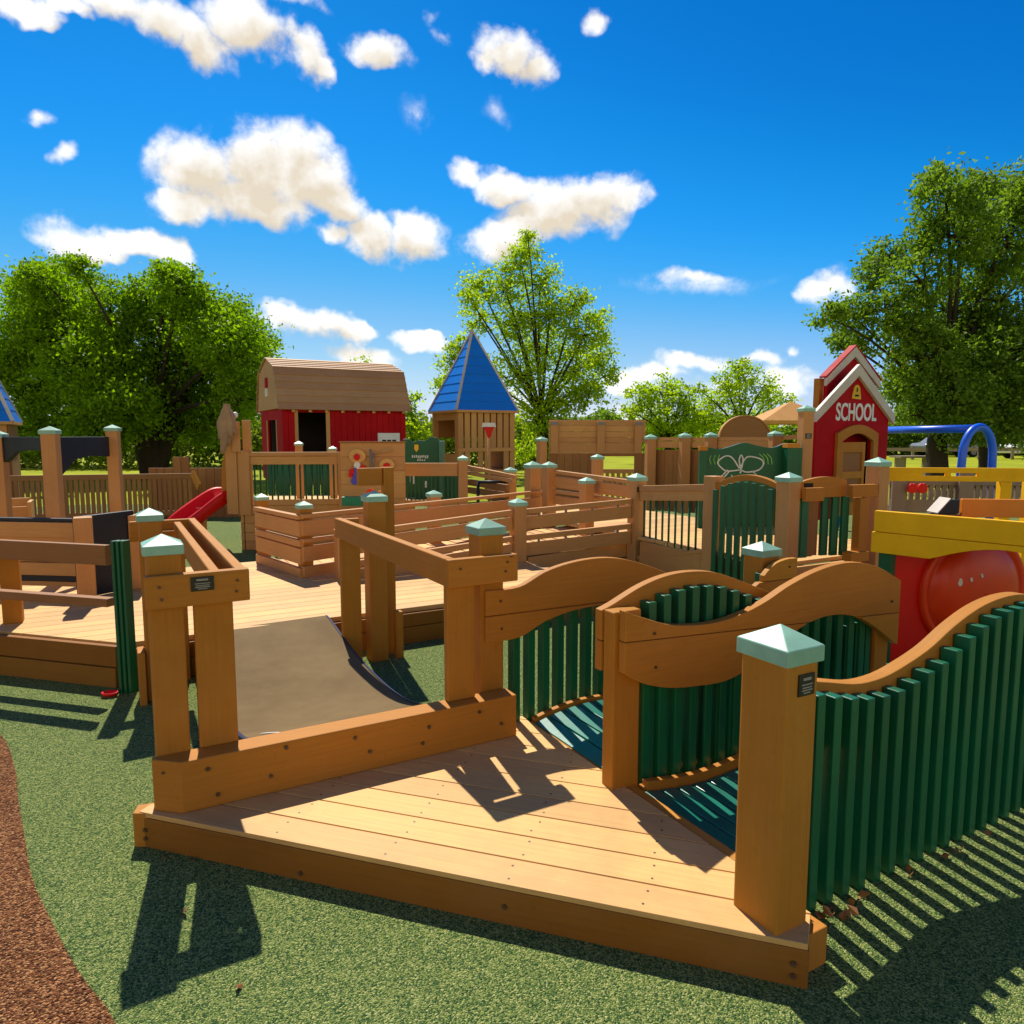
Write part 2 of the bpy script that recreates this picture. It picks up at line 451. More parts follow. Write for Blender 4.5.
def planks(F, poly, ang, width, z0, z1, gap=.006):
    """boards filling a convex polygon (frame coordinates); they run along ang (degrees, in the frame)"""
    mb = MB()
    a = R(ang); n = (-math.sin(a), math.cos(a)); dr = (math.cos(a), math.sin(a))
    lo = min(p[0] * n[0] + p[1] * n[1] for p in poly); hi = max(p[0] * n[0] + p[1] * n[1] for p in poly)
    x = lo
    U = F.p(dr[0], dr[1]) - F.p(0, 0); V = F.p(n[0], n[1]) - F.p(0, 0)
    while x < hi:
        q = clip(clip(poly, (-n[0], -n[1]), -(x + gap / 2)), n, x + width - gap / 2)
        if len(q) >= 3:
            qq = [(p[0] * dr[0] + p[1] * dr[1], p[0] * n[0] + p[1] * n[1]) for p in q]
            mb.prism(qq, (0, 0, z1 - z0), U, V, F.p(0, 0, z0))
        x += width
    return mb
E1 = Vector((F0.a.x, F0.a.y, 0)); E2 = Vector((F0.b.x, F0.b.y, 0))

# ================================================================== SETTING
mb = MB()
mb.face([(-600, -600, 0), (600, -600, 0), (600, 600, 0), (-600, 600, 0)])
tag(mb.build('ground', M['lawn']), 'sunny grass lawn around the playground', kind='structure')
mb = MB()
mb.face([(-14, -4, .004), (14, -4, .004), (14, 12.4, .004), (9, 15.5, .004), (-9, 15.5, .004), (-14, 12.4, .004)])
tag(mb.build('rubber_surface', M['rubgreen']), 'green speckled rubber safety surface under the playground', kind='structure')
edge = [(-.62, 1.15), (-.80, 1.42), (-1.017, 1.68), (-1.2, 1.84), (-1.393, 2.03), (-1.62, 2.27), (-1.814, 2.517), (-2.04, 2.81), (-2.238, 3.077), (-2.575, 3.455), (-3.1, 3.86), (-4.0, 4.2), (-6.0, 4.4)]
mb = MB()
pts = [(cat([(i, e[0]) for i, e in enumerate(edge)], k / 4) , cat([(i, e[1]) for i, e in enumerate(edge)], k / 4)) for k in range(4 * (len(edge) - 1) + 1)]
mb.face([(x, y, .008) for x, y in reversed(pts)] + [(-.35, .4, .008), (-.2, -4, .008), (-9, -4, .008), (-9, 4.4, .008)])
o = mb.build('rubber_path', M['mulch']); tag(o, 'brown rubber granule path curving past the green surface', kind='structure')
for p in o.data.polygons:
    if p.normal.z < 0: p.flip()

# ================================================================== FOREGROUND DECK
D = .135
poly = [(-.14, .095), (1.41, -1.554), (1.528, -1.47), (1.528, .19), (-.1, .135)]
t = thing('entry_platform', 'triangular tan plank platform in the foreground with a broad front fascia', 'deck', F0.p(.9, -.5, 0))
planks(F0, poly, -46.8, .138, D - .018, D).build('planks', M['deck'], t, .003)
a_ = R(-46.8); nd_ = (-math.sin(a_), math.cos(a_)); dd_ = (math.cos(a_), math.sin(a_))
lo_ = min(p[0] * nd_[0] + p[1] * nd_[1] for p in poly); mb = MB()
for k in range(12):
    for off in (.034, .104):
        y = lo_ + k * .138 + off
        for x in (-.02, .40, .82, 1.24, 1.66, 2.08):
            x += random.uniform(-.008, .008); yy = y + random.uniform(-.006, .006)
            q = (x * dd_[0] + yy * nd_[0], x * dd_[1] + yy * nd_[1])
            if all((poly[(i + 1) % 5][0] - poly[i][0]) * (q[1] - poly[i][1]) - (poly[(i + 1) % 5][1] - poly[i][1]) * (q[0] - poly[i][0]) > .012 for i in range(5)):
                mb = MB(); mb.disc(F0.p(q[0], q[1], D), (0, 0, 1), .0042, .0008, 8); mb.build('screw', M['bolt'], t)
P, Q = F0.p(-.14, .095), F0.p(1.41, -1.554)
dn = (Q - P).normalized(); sd = Vector((-dn.y, dn.x, 0))
mb = MB(); mb.board(P + sd * .021 + Vector((0, 0, .0580)) - dn * .01, Q + sd * .022 + Vector((0, 0, .0580)) + dn * .005, .116 - .001, .04)
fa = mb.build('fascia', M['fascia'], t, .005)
for u, v in ((.985, .072), (.985, .036), (.012, .07), (.012, .038), (.3, .03), (.62, .062)):
    c = P + (Q - P) * u + Vector((0, 0, v)) - sd * -.0
    bolt(fa, c + sd * .001, -sd, .008)
mb = MB(); mb.fbox(F0, 1.43, 1.545, -1.515, -1.43, 0, .1165); mb.fbox(F0, 1.535, 1.575, -1.42, .12, 0, .13)
mb.build('side_trim', M['board'], t, .004)
tpost = MB(); tpost.plate([tuple(F0.p(x, y).xy) for x, y in ((-.16, .10), (-.02, .02), (-.02, .14), (-.14, .16))], 0, .132)
tpost.build('corner_block', M['board'], t, .004)

# curb beam with chamfered left end
t = thing('curb_beam', 'thick bolted timber beam lying across the platform at the foot of the belt bridge', 'beam', F0.p(.65, .05, D))
mb = MB(); mb.plate([tuple(F0.p(x, y).xy) for x, y in ((0, 0), (1.39, 0), (1.39, .105), (-.088, .105), (-.088, .074))], D + .001, .329)
bm_ = mb.build('beam', M['board'], t, .005)
for s, z in ((.09, .285), (.12, .18), (.37, .305), (.31, .205), (.64, .285), (.93, .2), (.96, .265), (.70, .215), (1.20, .285), (1.31, .21)):
    bolt(bm_, F0.p(s, -.001, z), -E2, .008)
mb = MB(); mb.disc(F0.p(-.055, .0446, .285), (-E2 * .77 - E1 * .64), .006, .003, 10); mb.build('bolt', M['bolt'], bm_)

# sagging belt bridge
prof = [(.108, .324), (.16, .303), (.25, .272), (.45, .222), (.7, .186), (.95, .172), (1.2, .176), (1.5, .200), (1.8, .236), (2.0, .258), (2.12, .262)]
rows = []; rows2 = []
for i in range(49):
    tt = .108 + (2.01) * i / 48
    z = cat(prof, tt)
    rr = []
    for k in range(17):
        x = k / 16; s = .252 + x * (.76 + .03 * tt)
        rr.append(F0.p(s, tt, z + .018 * (abs(2 * x - 1) ** 2.2) * math.sin(math.pi * min(1, i / 48.0)) - .004 + .004 * math.sin(tt * 5 + x * 3)))
    rows.append(rr); rows2.append([p - Vector((0, 0, .028)) for p in rr])
t = thing('belt_bridge', 'sagging dark brown rubber belt bridge between the two timber frames', 'mat bridge', F0.p(.63, 1.0, 0))
mb = MB(); mb.grid([r[::-1] for r in rows]); mb.build('rubber_belt', M['belt'], t)
mb = MB(); mb.grid(rows2)
for side in (0, 16):
    ra = [r[side] for r in rows]; rb = [r[side] - Vector((0, 0, .03)) for r in rows]
    mb.grid([ra, rb] if side else [rb, ra])
    sgn = E1 * (.010 if side else -.010)
    mb.grid([[p + Vector((0, 0, .004)) - sgn * .3 for p in ra], [p + sgn + Vector((0, 0, .001)) for p in ra]] if not side else [[p + sgn + Vector((0, 0, .001)) for p in ra], [p + Vector((0, 0, .004)) - sgn * .3 for p in ra]])
    mb.grid([[p + sgn + Vector((0, 0, .001)) for p in ra], [p + sgn - Vector((0, 0, .034)) for p in ra]])
mb.build('belt_edge', M['navy'], t)
mb = MB(); mb.tube([F0.p(.30 + .10 * math.sin(x * 2.1) * (1 if x < 1.5 else .8), .10 + .035 * math.cos(x * 2.6), .322 - .012 * x) for x in frange(0, 2.4, 14)], .0035, 6)
tag(mb.build('white_cord', M['white'], loc=F0.p(.32, .1, .31)), 'thin white cord loop lying on the near left corner of the belt', 'cord')

# left frame
t = thing('side_railing', 'left side rail of the belt bridge with a black plaque on its front board', 'railing', F0.p(.1, .9, 0), 'timber side rails of the belt bridge')
po = post(t, F0, (-.014, .155), .0, 1.142, .140)
mb = MB(); mb.fbox(F0, .076, .212, .092, .132, .329, .93); mb.build('upright_board', M['post'], t, .005)
mb = MB(); mb.fbox(F0, -.082, .268, .045, .088, .885, 1.005); b = mb.build('front_board', M['board'], t, .005)
plaque(b, F0, .105, .045, .965, .078, .052)
for s, z in ((-.03, .92), (-.035, .965), (.22, .925), (.225, .965)): bolt(b, F0.p(s, .0446, z), -E2, .005)
mb = MB(); mb.fbox(F0, .228, .268, .092, 2.02, .876, .996); mb.build('rail', M['board'], t, .005)
mb = MB(); mb.fbox(F0, .145, .182, .092, 1.95, .872, .985); mb.build('rail', M['board'], t, .005)
mb = MB(); mb.fbox(F0, -.09, .268, 2.024, 2.064, .87, .99); mb.build('end_board', M['board'], t, .005)
mb = MB(); mb.fbox(F0, .06, .20, 1.975, 2.018, .0, .93); mb.build('upright_board', M['post'], t, .005)
post(t, F0, (.01, 1.74), .0, 1.095, .142)
mb = MB(); mb.fbox(F0, -.09, -.053, 1.62, 1.78, .0, .30); mb.build('foot_block', M['board'], t, .004)

# right frame
t = thing('side_railing', 'right side rail of the belt bridge, its long rail running between paired uprights', 'railing', F0.p(1.15, .9, 0), 'timber side rails of the belt bridge')
mb = MB(); mb.fbox(F0, 1.068, 1.112, .06, 1.80, .848, .972); mb.build('rail', M['board'], t, .005)
mb = MB(); mb.fbox(F0, 1.066, 1.405, .014, .056, .85, .972); b = mb.build('front_board', M['board'], t, .005)
for s, z in ((1.12, .93), (1.35, .94), (1.37, .965), (1.34, .9)): bolt(b, F0.p(s, .0135, z), -E2, .005)
mb = MB(); mb.fbox(F0, 1.078, 1.212, .062, .1035, .33, .846); mb.build('upright_board', M['post'], t, .005)
post(t, F0, (1.325, .175), 0, 1.122, .145)
mb = MB(); mb.fbox(F0, 1.065, 1.19, 1.66, 1.70, .0, .846); mb.build('upright_board', M['post'], t, .005)
post(t, F0, (1.335, 1.80), 0, 1.14, .145)
mb = MB(); mb.fbox(F0, 1.112, 1.22, 1.76, 1.80, .86, .965); mb.build('end_board', M['board'], t, .005)
# tall post with cross block beside it
t = thing('tall_post', 'uncapped tall post with a square block on one side, rising behind the right belt rail', 'post', F0.p(1.43, 1.82, 0))
mb = MB(); mb.fbox(F0, 1.425, 1.495, 1.86, 1.93, 0, 1.285); mb.build('post', M['post'], t, .005)
mb = MB(); mb.fbox(F0, 1.255, 1.423, 1.88, 1.92, 1.165, 1.282); mb.build('block', M['board'], t, .005)
mb = MB(); mb.fbox(F0, 1.45, 1.50, 1.74, 1.795, 0, .32); mb.build('foot_block', M['board'], t, .004)

# ================================================================== WAVY WALKWAYS
def wavy_board(mb, top, hgt, s0, s1, t0, t1, n=60, bot=None):
    """top: profile points; board of given height extruded between t0 and t1, in two stacked planks"""
    ss = frange(s0, s1, n)
    tp = [(s, cat(top, s)) for s in ss]; bt = [(s, cat(bot, s) if bot else cat(top, s) - hgt) for s in ss]
    zs = (tp[0][1] + bt[0][1]) / 2; ze = (tp[-1][1] + bt[-1][1]) / 2
    # the seam between the planks is a straight line
    seam = lambda s: zs + (ze - zs) * (s - s0) / (s1 - s0)
    def part(up):
        run = []
        for (s, a), (_, b) in zip(tp, bt):
            m = seam(s)
            lo, hi = (max(b, m + .0015), a) if up else (b, min(a, m - .0015))
            if hi - lo > .004: run.append((s, lo, hi))
            else:
                if len(run) > 2: emit(run)
                run = []
        if len(run) > 2: emit(run)
    def emit(run):
        mb.prism([(s, a) for s, a, b in run] + [(s, b) for s, a, b in run[::-1]], E2 * (t1 - t0), E1, (0, 0, 1), F0.p(0, t0))
    part(True); part(False)
def slats(mb, ss, t0, t1, zb, zt, w=.038):
    for s in ss:
        b, tp = zb(s), zt(s)
        mb.fbox(F0, s - w / 2, s + w / 2, t0, t1, b + random.uniform(-.004, .004), tp + random.uniform(-.003, .003))
GW = 'wavy railings along the green walkways'
topL = [(1.27, .800), (1.46, .800), (1.61, .860), (1.78, .892), (1.96, .895), (2.12, .865), (2.32, .795), (2.62, .66), (2.85, .60), (3.0, .63), (3.15, .745), (3.26, .775), (3.36, .775)]
botL = [(1.27, .556), (1.43, .548), (1.53, .578), (1.68, .622), (1.88, .635), (2.12, .60), (2.32, .53), (2.62, .40), (2.85, .35), (3.0, .38), (3.15, .49), (3.36, .53)]
floorL = [(1.53, .135), (1.63, .158), (1.78, .180), (1.92, .180), (2.08, .165), (2.35, .12), (2.7, .07), (2.9, .075), (3.2, .17), (3.45, .25)]
t = thing('wavy_railing', 'wavy arched board over dark green slats, starting beside the right end of the curb beam', 'railing', F0.p(2.2, .15, 0), GW)
mb = MB(); wavy_board(mb, topL, .24, 1.285, 3.36, .136, .098)
b = mb.build('wavy_board', M['board'], t, .004)
for s, z in ((1.36, .745), (1.365, .615), (3.29, .73)): bolt(b, F0.p(s, .0975, z), -E2, .006)
mb = MB(); slats(mb, [1.47 + .083 * i for i in range(23)], .14, .195, lambda s: cat(floorL, s) - .06, lambda s: cat(topL, s) - .035)
mb.build('slat_panel', M['green'], t, .003)
post(t, F0, (3.22, .245), 0, .868, .175)

topML = [(1.45, .828), (1.50, .843), (1.65, .903), (1.78, .933), (1.92, .938), (2.06, .918), (2.24, .855), (2.42, .785), (2.65, .69), (2.85, .65), (3.0, .67), (3.18, .75)]
t = thing('wavy_railing', 'arched board with stubby green slat tops, left half of the lens shaped divider', 'railing', F0.p(2.3, -.5, 0), GW)
mb = MB(); wavy_board(mb, topML, .24, 1.455, 3.18, -.545, -.505)
mb.build('wavy_board', M['board'], t, .004)
mb = MB(); slats(mb, [1.66 + .0755 * i for i in range(20)], -.605, -.549, lambda s: cat(floorL, s) - .05, lambda s: cat(topML, s) - .055)
mb.build('slat_panel', M['green'], t, .003)
mb = MB(); mb.fbox(F0, 1.462, 1.592, -.617, -.55, .10, .835); mb.build('post', M['post'], t, .006)
topMR = [(1.46, .855), (1.56, .815), (1.69, .770), (1.82, .750), (1.95, .745), (2.08, .760), (2.22, .795), (2.38, .855), (2.58, .905), (2.78, .918), (2.98, .880), (3.17, .795)]
botMR = [(1.46, .622), (1.56, .560), (1.69, .517), (1.82, .498), (2.03, .492), (2.25, .560), (2.46, .655), (2.66, .685), (2.88, .640), (3.17, .475)]
floorR = [(1.53, .130), (1.65, .112), (1.81, .092), (1.95, .09), (2.12, .105), (2.4, .15), (2.7, .19), (3.0, .17), (3.5, .12), (4.2, .12)]
t = thing('wavy_railing', 'board dipping then arching to a square end post, right half of the lens shaped divider', 'railing', F0.p(2.3, -.66, 0), GW)
mb = MB(); wavy_board(mb, topMR, .25, 1.482, 3.17, -.62, -.66, bot=botMR)
b = mb.build('wavy_board', M['board'], t, .004)
for s, z in ((1.62, .745), (1.63, .61), (3.10, .70)): bolt(b, F0.p(s, -.6605, z), -E2, .006)
mb = MB(); slats(mb, [1.63 + .083 * i for i in range(17)], -.616, -.575, lambda s: cat(floorR, s) - .0, lambda s: cat(topMR, s) - .05)
mb.build('slat_panel', M['green'], t, .003)
mb = MB(); mb.fbox(F0, 3.06, 3.16, -.617, -.50, 0, .80); mb.build('post', M['post'], t, .005)
mb = MB(); mb.prism([(s, cat(floorR, s) + .035) for s in frange(1.6, 3.1, 30)] + [(s, cat(floorR, s) - .05) for s in frange(3.1, 1.6, 30)], E2 * -.03, E1, (0, 0, 1), F0.p(0, -.63))
mb.build('kick_board', M['board'], t, .003)

topF = [(1.50, .76), (1.62, .752), (1.80, .715), (1.96, .682), (2.10, .682), (2.24, .710), (2.36, .745), (2.50, .805), (2.66, .855), (2.83, .877), (3.0, .868), (3.2, .81), (3.45, .725), (3.7, .685), (3.95, .70)]
t = thing('wavy_railing', 'tall dark green slat fence with waved rail, running from plaque post to right edge', 'railing', F0.p(2.6, -1.3, 0), GW)
mb = MB(); wavy_board(mb, topF, .235, 1.53, 3.95, -1.235, -1.288)
mb.build('wavy_board', M['board'], t, .006)
mb = MB(); slats(mb, [1.612 + .0815 * i for i in range(29)], -1.352, -1.292, lambda s: .004, lambda s: cat(topF, s) - .028, .038)
mb.build('slat_panel', M['green'], t, .0035)
po = post(t, F0, (1.423, -1.411), D - .02, .985, .126, bevel=.008, dep=.157)
plaque(po, F0, 1.435, -1.4898, .835, .062, .06)
mb = MB(); mb.fbox(F0, 1.475, 1.52, -1.328, -1.29, .52, .80); mb.build('cleat', M['board'], t, .004)

def walkway(label, floor, s0, s1, t0, t1, grp):
    t = thing('plank_walkway', label, 'walkway', F0.p((s0 + s1) / 2, (t0 + t1) / 2, 0), grp)
    mb = MB(); s = s0; pitch = .083
    while s < s1:
        a, b = F0.p(s, 0, cat(floor, s)), F0.p(s + pitch - .009, 0, cat(floor, s + pitch))
        d = (b - a); up = d.cross(E2).normalized(); up = up if up.z > 0 else -up
        mb.hexa(F0.p(s + pitch / 2, (t0 + t1) / 2, (a.z + b.z) / 2) - up * .018, d / 2, E2 * ((t1 - t0) / 2), up * .017)
        s += pitch
    mb.build('planks', M['teal'], t, .003)
    for tt in (t0 + .02, t1 + .012):
        mb = MB(); ss = frange(s0 + .01, s1, 40)
        mb.prism([(s, cat(floor, s) - (.036 if tt < t1 else -.012)) for s in ss] + [(s, max(.0, cat(floor, s) - .15)) for s in ss[::-1]], E2 * .03, E1, (0, 0, 1), F0.p(0, tt))
        mb.build('edge_board', M['board'], t, .003)
GK = 'green plank walkways'
walkway('humped green plank walkway between the curb beam railing and the lens shaped divider', floorL, 1.535, 3.45, -.45, .085, GK)
walkway('green plank walkway between the lens shaped divider and the tall slat fence', floorR, 1.58, 4.2, -1.20, -.665, GK)

# ================================================================== MAIN DECK
H = .255
t = thing('main_platform', 'wide tan plank platform behind the belt bridge with a two board fascia', 'deck', F0.p(1, 3, 0))
poly = [(-.15, 2.07), (3.4, 2.07), (3.4, 4.62), (-2.7, 4.62)]
planks(F0, poly, 0, .14, H - .035, H).build('planks', M['deck'], t, .003)
mb = MB()
mb.fbox(F0, -.14, 3.4, 2.035, 2.069, .125, .2195); mb.fbox(F0, -.14, 3.4, 2.03, 2.069, 0, .122)
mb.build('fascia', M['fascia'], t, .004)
P, Q = F0.p(-.17, 2.045), F0.p(-2.75, 4.60)
dn = (Q - P).normalized(); sd = Vector((dn.y, -dn.x, 0))
if sd.y > 0: sd = -sd
mb = MB()
mb.board(P + sd * .02 + Vector((0, 0, .19)), Q + sd * .02 + Vector((0, 0, .19)), .126, .04)
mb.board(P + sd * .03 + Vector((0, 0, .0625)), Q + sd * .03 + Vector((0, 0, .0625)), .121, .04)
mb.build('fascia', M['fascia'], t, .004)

# left deck rail
LP, LQ = P + sd * .0, Q
t = thing('deck_railing', 'two plain brown boards with a dark green end upright along the left platform edge', 'railing', (P + Q) / 2)
for z, h, w in ((.805, .118, .04), (.525, .05, .06)):
    mb = MB(); mb.board(P + sd * .05 + Vector((0, 0, z)), P + dn * 2.2 + sd * .05 + Vector((0, 0, z)), h, w); mb.build('rail', M['farbrown'], t, .004)
mb = MB()
FG = Frame((P.x, P.y), A0)
g = P + sd * .06
FG = Frame((g.x, g.y), -15.8)
for i in range(3): mb.fbox(FG, .085 + .024 * i, .105 + .024 * i, -.055 + i * .010, .0 + i * .010, 0, .90)
mb.build('green_upright', M['green'], t, .003)
pp = P + dn * 1.03 + sd * .02
FL = Frame((pp.x, pp.y), -15.8)
mb = MB(); mb.fbox(FL, -.03, .03, -.1, .0, .0, .74); mb.build('green_upright', M['green'], t, .003)
pp2 = gp(14, 622, H); FL = Frame((pp2.x, pp2.y), A0)
post(t, FL, (0, 0), H, .80, .11, cap=False)
mb = MB()
c = gp(110, 697, .0)
n = 18
rows = []
for r_, z in ((.012, .008), (.03, .012), (.036, .03), (.030, .03), (.024, .016), (.001, .014)):
    rows.append([c + Vector((r_ * 1.3 * math.cos(2 * math.pi * k / n), r_ * math.sin(2 * math.pi * k / n), z)) for k in range(n)])
mb.grid(rows, closed=True)
tag(mb.build('toy_dish', M['redp'], loc=c), 'small red toy dish lying on green rubber by the green upright', 'dish')

# left play counter: wood panels, black side and posts
t = thing('play_counter', 'low timber play counter with black trim and a sloping black side panel at left', 'counter', gp(60, 592, H))
a, b = gp(14, 592, H), gp(82, 594, H)
FP = Frame((a.x, a.y), math.degrees(math.atan2(b.y - a.y, b.x - a.x))); L = (b - a).length
mb = MB(); mb.fbox(FP, -.9, L, 0, .04, .31, .35); mb.fbox(FP, -.9, L, -.02, .04, .40, .50); mb.fbox(FP, -.9, L, .0, .04, .505, .60); mb.fbox(FP, -.9, L, 0, .04, .602, .70); mb.fbox(FP, -.9, L, -.01, .05, .70, .82)
mb.build('panel', M['far'], t, .004)
mb = MB(); mb.fbox(FP, -.9, L, -.01, .05, .35, .398); mb.fbox(FP, -.9, L + .05, .0, .06, .822, .85); mb.build('black_trim', M['black'], t, .004)
c = gp(88, 603, H); FC = Frame((c.x, c.y), A0)
post(t, FC, (0, 0), H, .90, .12, cap=False)
q = gp(76, 602, H); q2 = gp(134, 590, H)
d_ = (q2 - q); l_ = d_.length; d_.normalize()
mb = MB(); mb.prism([(0, H + .01), (l_, H + .01), (l_, pz(q2, 511)), (.03, pz(q, 518)), (0, pz(q, 518))], Vector((-d_.y, d_.x, 0)) * .045, d_, (0, 0, 1), (q.x, q.y + .06, 0)); mb.build('black_side', M['black'], t, .004)
FB = Frame((-3.05, 5.75), A0); post(t, FB, (0, 0), H, .86, .11, cap=False)
mb = MB(); mb.fbox(FP, L * .55, L * .55 + .10, -.026, -.021, .56, .60); mb.build('plaque', M['plaque'], t)
# small step box at left edge
t = thing('planter_box', 'small open timber box standing against the far left posts', 'box', yp(18, 520, 6.6))
a = yp(18, 520, 6.6); FX = Frame((a.x, a.y), A0)
mb = MB(); mb.fbox(FX, -.45, .08, -.03, 0, .45, .84); mb.fbox(FX, .08, .11, -.03, .28, .45, .88); mb.fbox(FX, -.45, .08, .25, .28, .45, .9); mb.fbox(FX, -.45, .08, 0, .25, .45, .48); mb.build('box_sides', M['far'], t, .003)

# tall mint capped posts with black scalloped boards, far left
t = thing('post_arcade', 'tall mint capped posts joined by black arched header boards, far left', 'arcade', yp(60, 520, 6.3))
pts3 = [(yp(2, 500, 6.3), 430), (yp(56, 520, 6.0), 426), (yp(118, 520, 6.9), 424.5)]
for P_, v in pts3: post(t, fr_of(P_, 12), (0, 0), .0, pz(P_, v), .135 if v != 424.5 else .125, mat='far')
for i in range(2):
    A_, B_ = pts3[i][0], pts3[i + 1][0]
    A_ = Vector((A_.x, A_.y, 0)); B_ = Vector((B_.x, B_.y, 0)); d = (B_ - A_); L = d.length; dn_ = d.normalized()
    zt, zb = pz(A_, 437) - .0, pz(A_, 462 if i == 0 else 478)
    pr = [(.07, zb), (.10, zb), (L * .35, zb + (zt - zb) * .42), (L * .6, zb + (zt - zb) * .5), (L - .1, zb + (zt - zb) * .46), (L - .07, zb + (zt - zb) * .46), (L - .07, zt), (.07, zt)]
    mb = MB(); mb.prism(pr, Vector((-dn_.y, dn_.x, 0)) * .04, dn_, (0, 0, 1), A_); mb.build('header_board', M['black'], t, .004)
# ---------------------------------------------------------------- generic picket fence and railings
def picket(t, P, Q, z0, z1, n, w=.05, rail=(.09, .06), mat='far', bot=True, balmat=None, post_sz=0, th=.03):
    """rail along the top, balusters and a bottom rail between P and Q (xy)"""
    P, Q = Vector((P[0], P[1], 0)), Vector((Q[0], Q[1], 0)); d = Q - P
    F = Frame((P.x, P.y), math.degrees(math.atan2(d.y, d.x))); L = d.length
    mb = MB(); mb.fbox(F, 0, L, -rail[1] / 2, rail[1] / 2, z1 - rail[0], z1)
    mb.build('top_rail', M[mat], t, .003)
    if bot:
        mb = MB(); mb.fbox(F, 0, L, -.025, .025, z0, z0 + .08); mb.build('bottom_rail', M[mat], t, .003)
    mb = MB()
    for i in range(n):
        s = L * (i + .5) / n
        mb.fbox(F, s - w / 2, s + w / 2, -th / 2, th / 2, z0 + (.08 if bot else 0), z1 - rail[0])
    mb.build('baluster_panel', M[balmat or mat], t)
    return F, L

def board_rail(t, P, Q, z0p, z0q, specs, mat='far'):
    """boards between P and Q following a sloping floor (z0p -> z0q)"""
    for a, b, th in specs:
        m = (a + b) / 2
        mb = MB(); mb.board((P[0], P[1], z0p + m), (Q[0], Q[1], z0q + m), b - a, th)
        mb.build('rail' if b - a < .08 else 'board', M[mat], t, .003)
SP = [(.03, .16, .04), (.18, .235, .05), (.31, .435, .04), (.45, .505, .05)]

# crate shaped end of the ramp rail + ramp
c1, c2 = F0.p(1.05, 4.55), F0.p(1.25, 3.55)
t = thing('ramp_railing', 'crate like slatted corner railing with two mint capped posts at the ramp foot', 'railing', c2, 'slatted ramp railings')
board_rail(t, c1, c2, H, H, [(.0, .085, .05), (.12, .26, .04), (.275, .335, .05), (.365, .50, .04), (.515, .55, .06)])
post(t, F0, (1.12, 4.66), H, H + .67, .13); post(t, F0, (1.30, 3.64), H, H + .67, .135)
P518, P636 = yp(518, 540, 7.0), yp(636, 540, 7.45)
t = thing('ramp_railing', 'sloping slatted ramp railing ending at a mint capped post with a small black plaque', 'railing', P518, 'slatted ramp railings')
f = fr_of(P518); post(t, f, (0, 0), 0, pz(P518, 498), .155)
f6 = fr_of(P636); p6 = post(t, f6, (0, 0), .1, pz(P636, 473), .165)
plaque(p6, f6, -.02, -.0688, pz(P636, 489), .07, .05)
z1_, z2_ = pz(P518, 560), pz(P636, 546)
A_, B_ = P518 + E1 * .08, P636 - E1 * .08
board_rail(t, A_, B_, z1_, z2_, [(.035, .165, .04), (.19, .245, .05), (.305, .43, .04), (.455, .505, .05)])
for k in range(4):
    q = A_ + (B_ - A_) * ((k + .5) / 4); zz = z1_ + (z2_ - z1_) * ((k + .5) / 4)
    mb = MB(); mb.box(q.x - .012, q.x + .012, q.y - .012, q.y + .012, zz + .16, zz + .20); mb.box(q.x - .012, q.x + .012, q.y - .012, q.y + .012, zz + .42, zz + .46); mb.build('bracket', M['metal'], t)
LB = P518 - E1 * 1.75
board_rail(t, LB, P518 - E1 * .07, z1_ - .115, z1_, [(.035, .165, .04), (.19, .245, .05), (.305, .43, .04), (.455, .505, .05)])
fl_ = Frame((LB.x, LB.y), A0); post(t, fl_, (0, 0), .0, z1_ + .42, .13, cap=False)
# ramp floor
t = thing('ramp', 'tan plank access ramp climbing between the slatted railings', 'ramp', F0.p(3, 3.9, 0))
mb = MB()
for i in range(34):
    s = 1.3 + i * .14
    if s > 5.9: break
    z = .262 + max(0, (s - 1.9)) * .045
    mb.fbox(F0, s, s + .134, 3.36, 4.60, z - .03, z)
mb.build('planks', M['deck'], t, .003)
mb = MB(); mb.board(F0.p(3.4, 3.30, .22), F0.p(5.0, 3.22, .32), .15, .04); mb.board(F0.p(3.4, 3.31, .08), F0.p(5.0, 3.24, .14), .15, .04); mb.build('fascia', M['far'], t, .003)
# rear ramp railing
P433, P545 = yp(433, 520, 7.8), yp(541, 520, 9.2)
t = thing('ramp_railing', 'long orange brown slatted railing on the far side of the ramp, rising to the right', 'railing', P433, 'slatted ramp railings')
A_, B_ = c2, P545
for (va0, va1, vb0, vb1, w) in ((514.5, 518, 490, 493, .06), (522, 535, 496, 508, .04), (539, 543, 509.5, 512, .06), (548, 561, 514, 526, .04), (567, 577, 530, 538, .05)):
    za0, za1, zb0, zb1 = pz(A_, va0), pz(A_, va1), pz(B_, vb0), pz(B_, vb1)
    mb = MB(); mb.board((A_.x, A_.y, (za0 + za1) / 2), (B_.x, B_.y, (zb0 + zb1) / 2), (za0 - za1 + zb0 - zb1) / 2, w)
    mb.build('rail' if w > .05 else 'board', M['far'], t, .003)
P433 = Vector((P433.x, P433.y + .12, 0)); post(t, fr_of(P433), (0, 0), .2, pz(P433, 490), .15)
P534 = yp(532.5, 520, 9.2); post(t, fr_of(P534), (0, 0), .2, pz(P534, 461), .19)
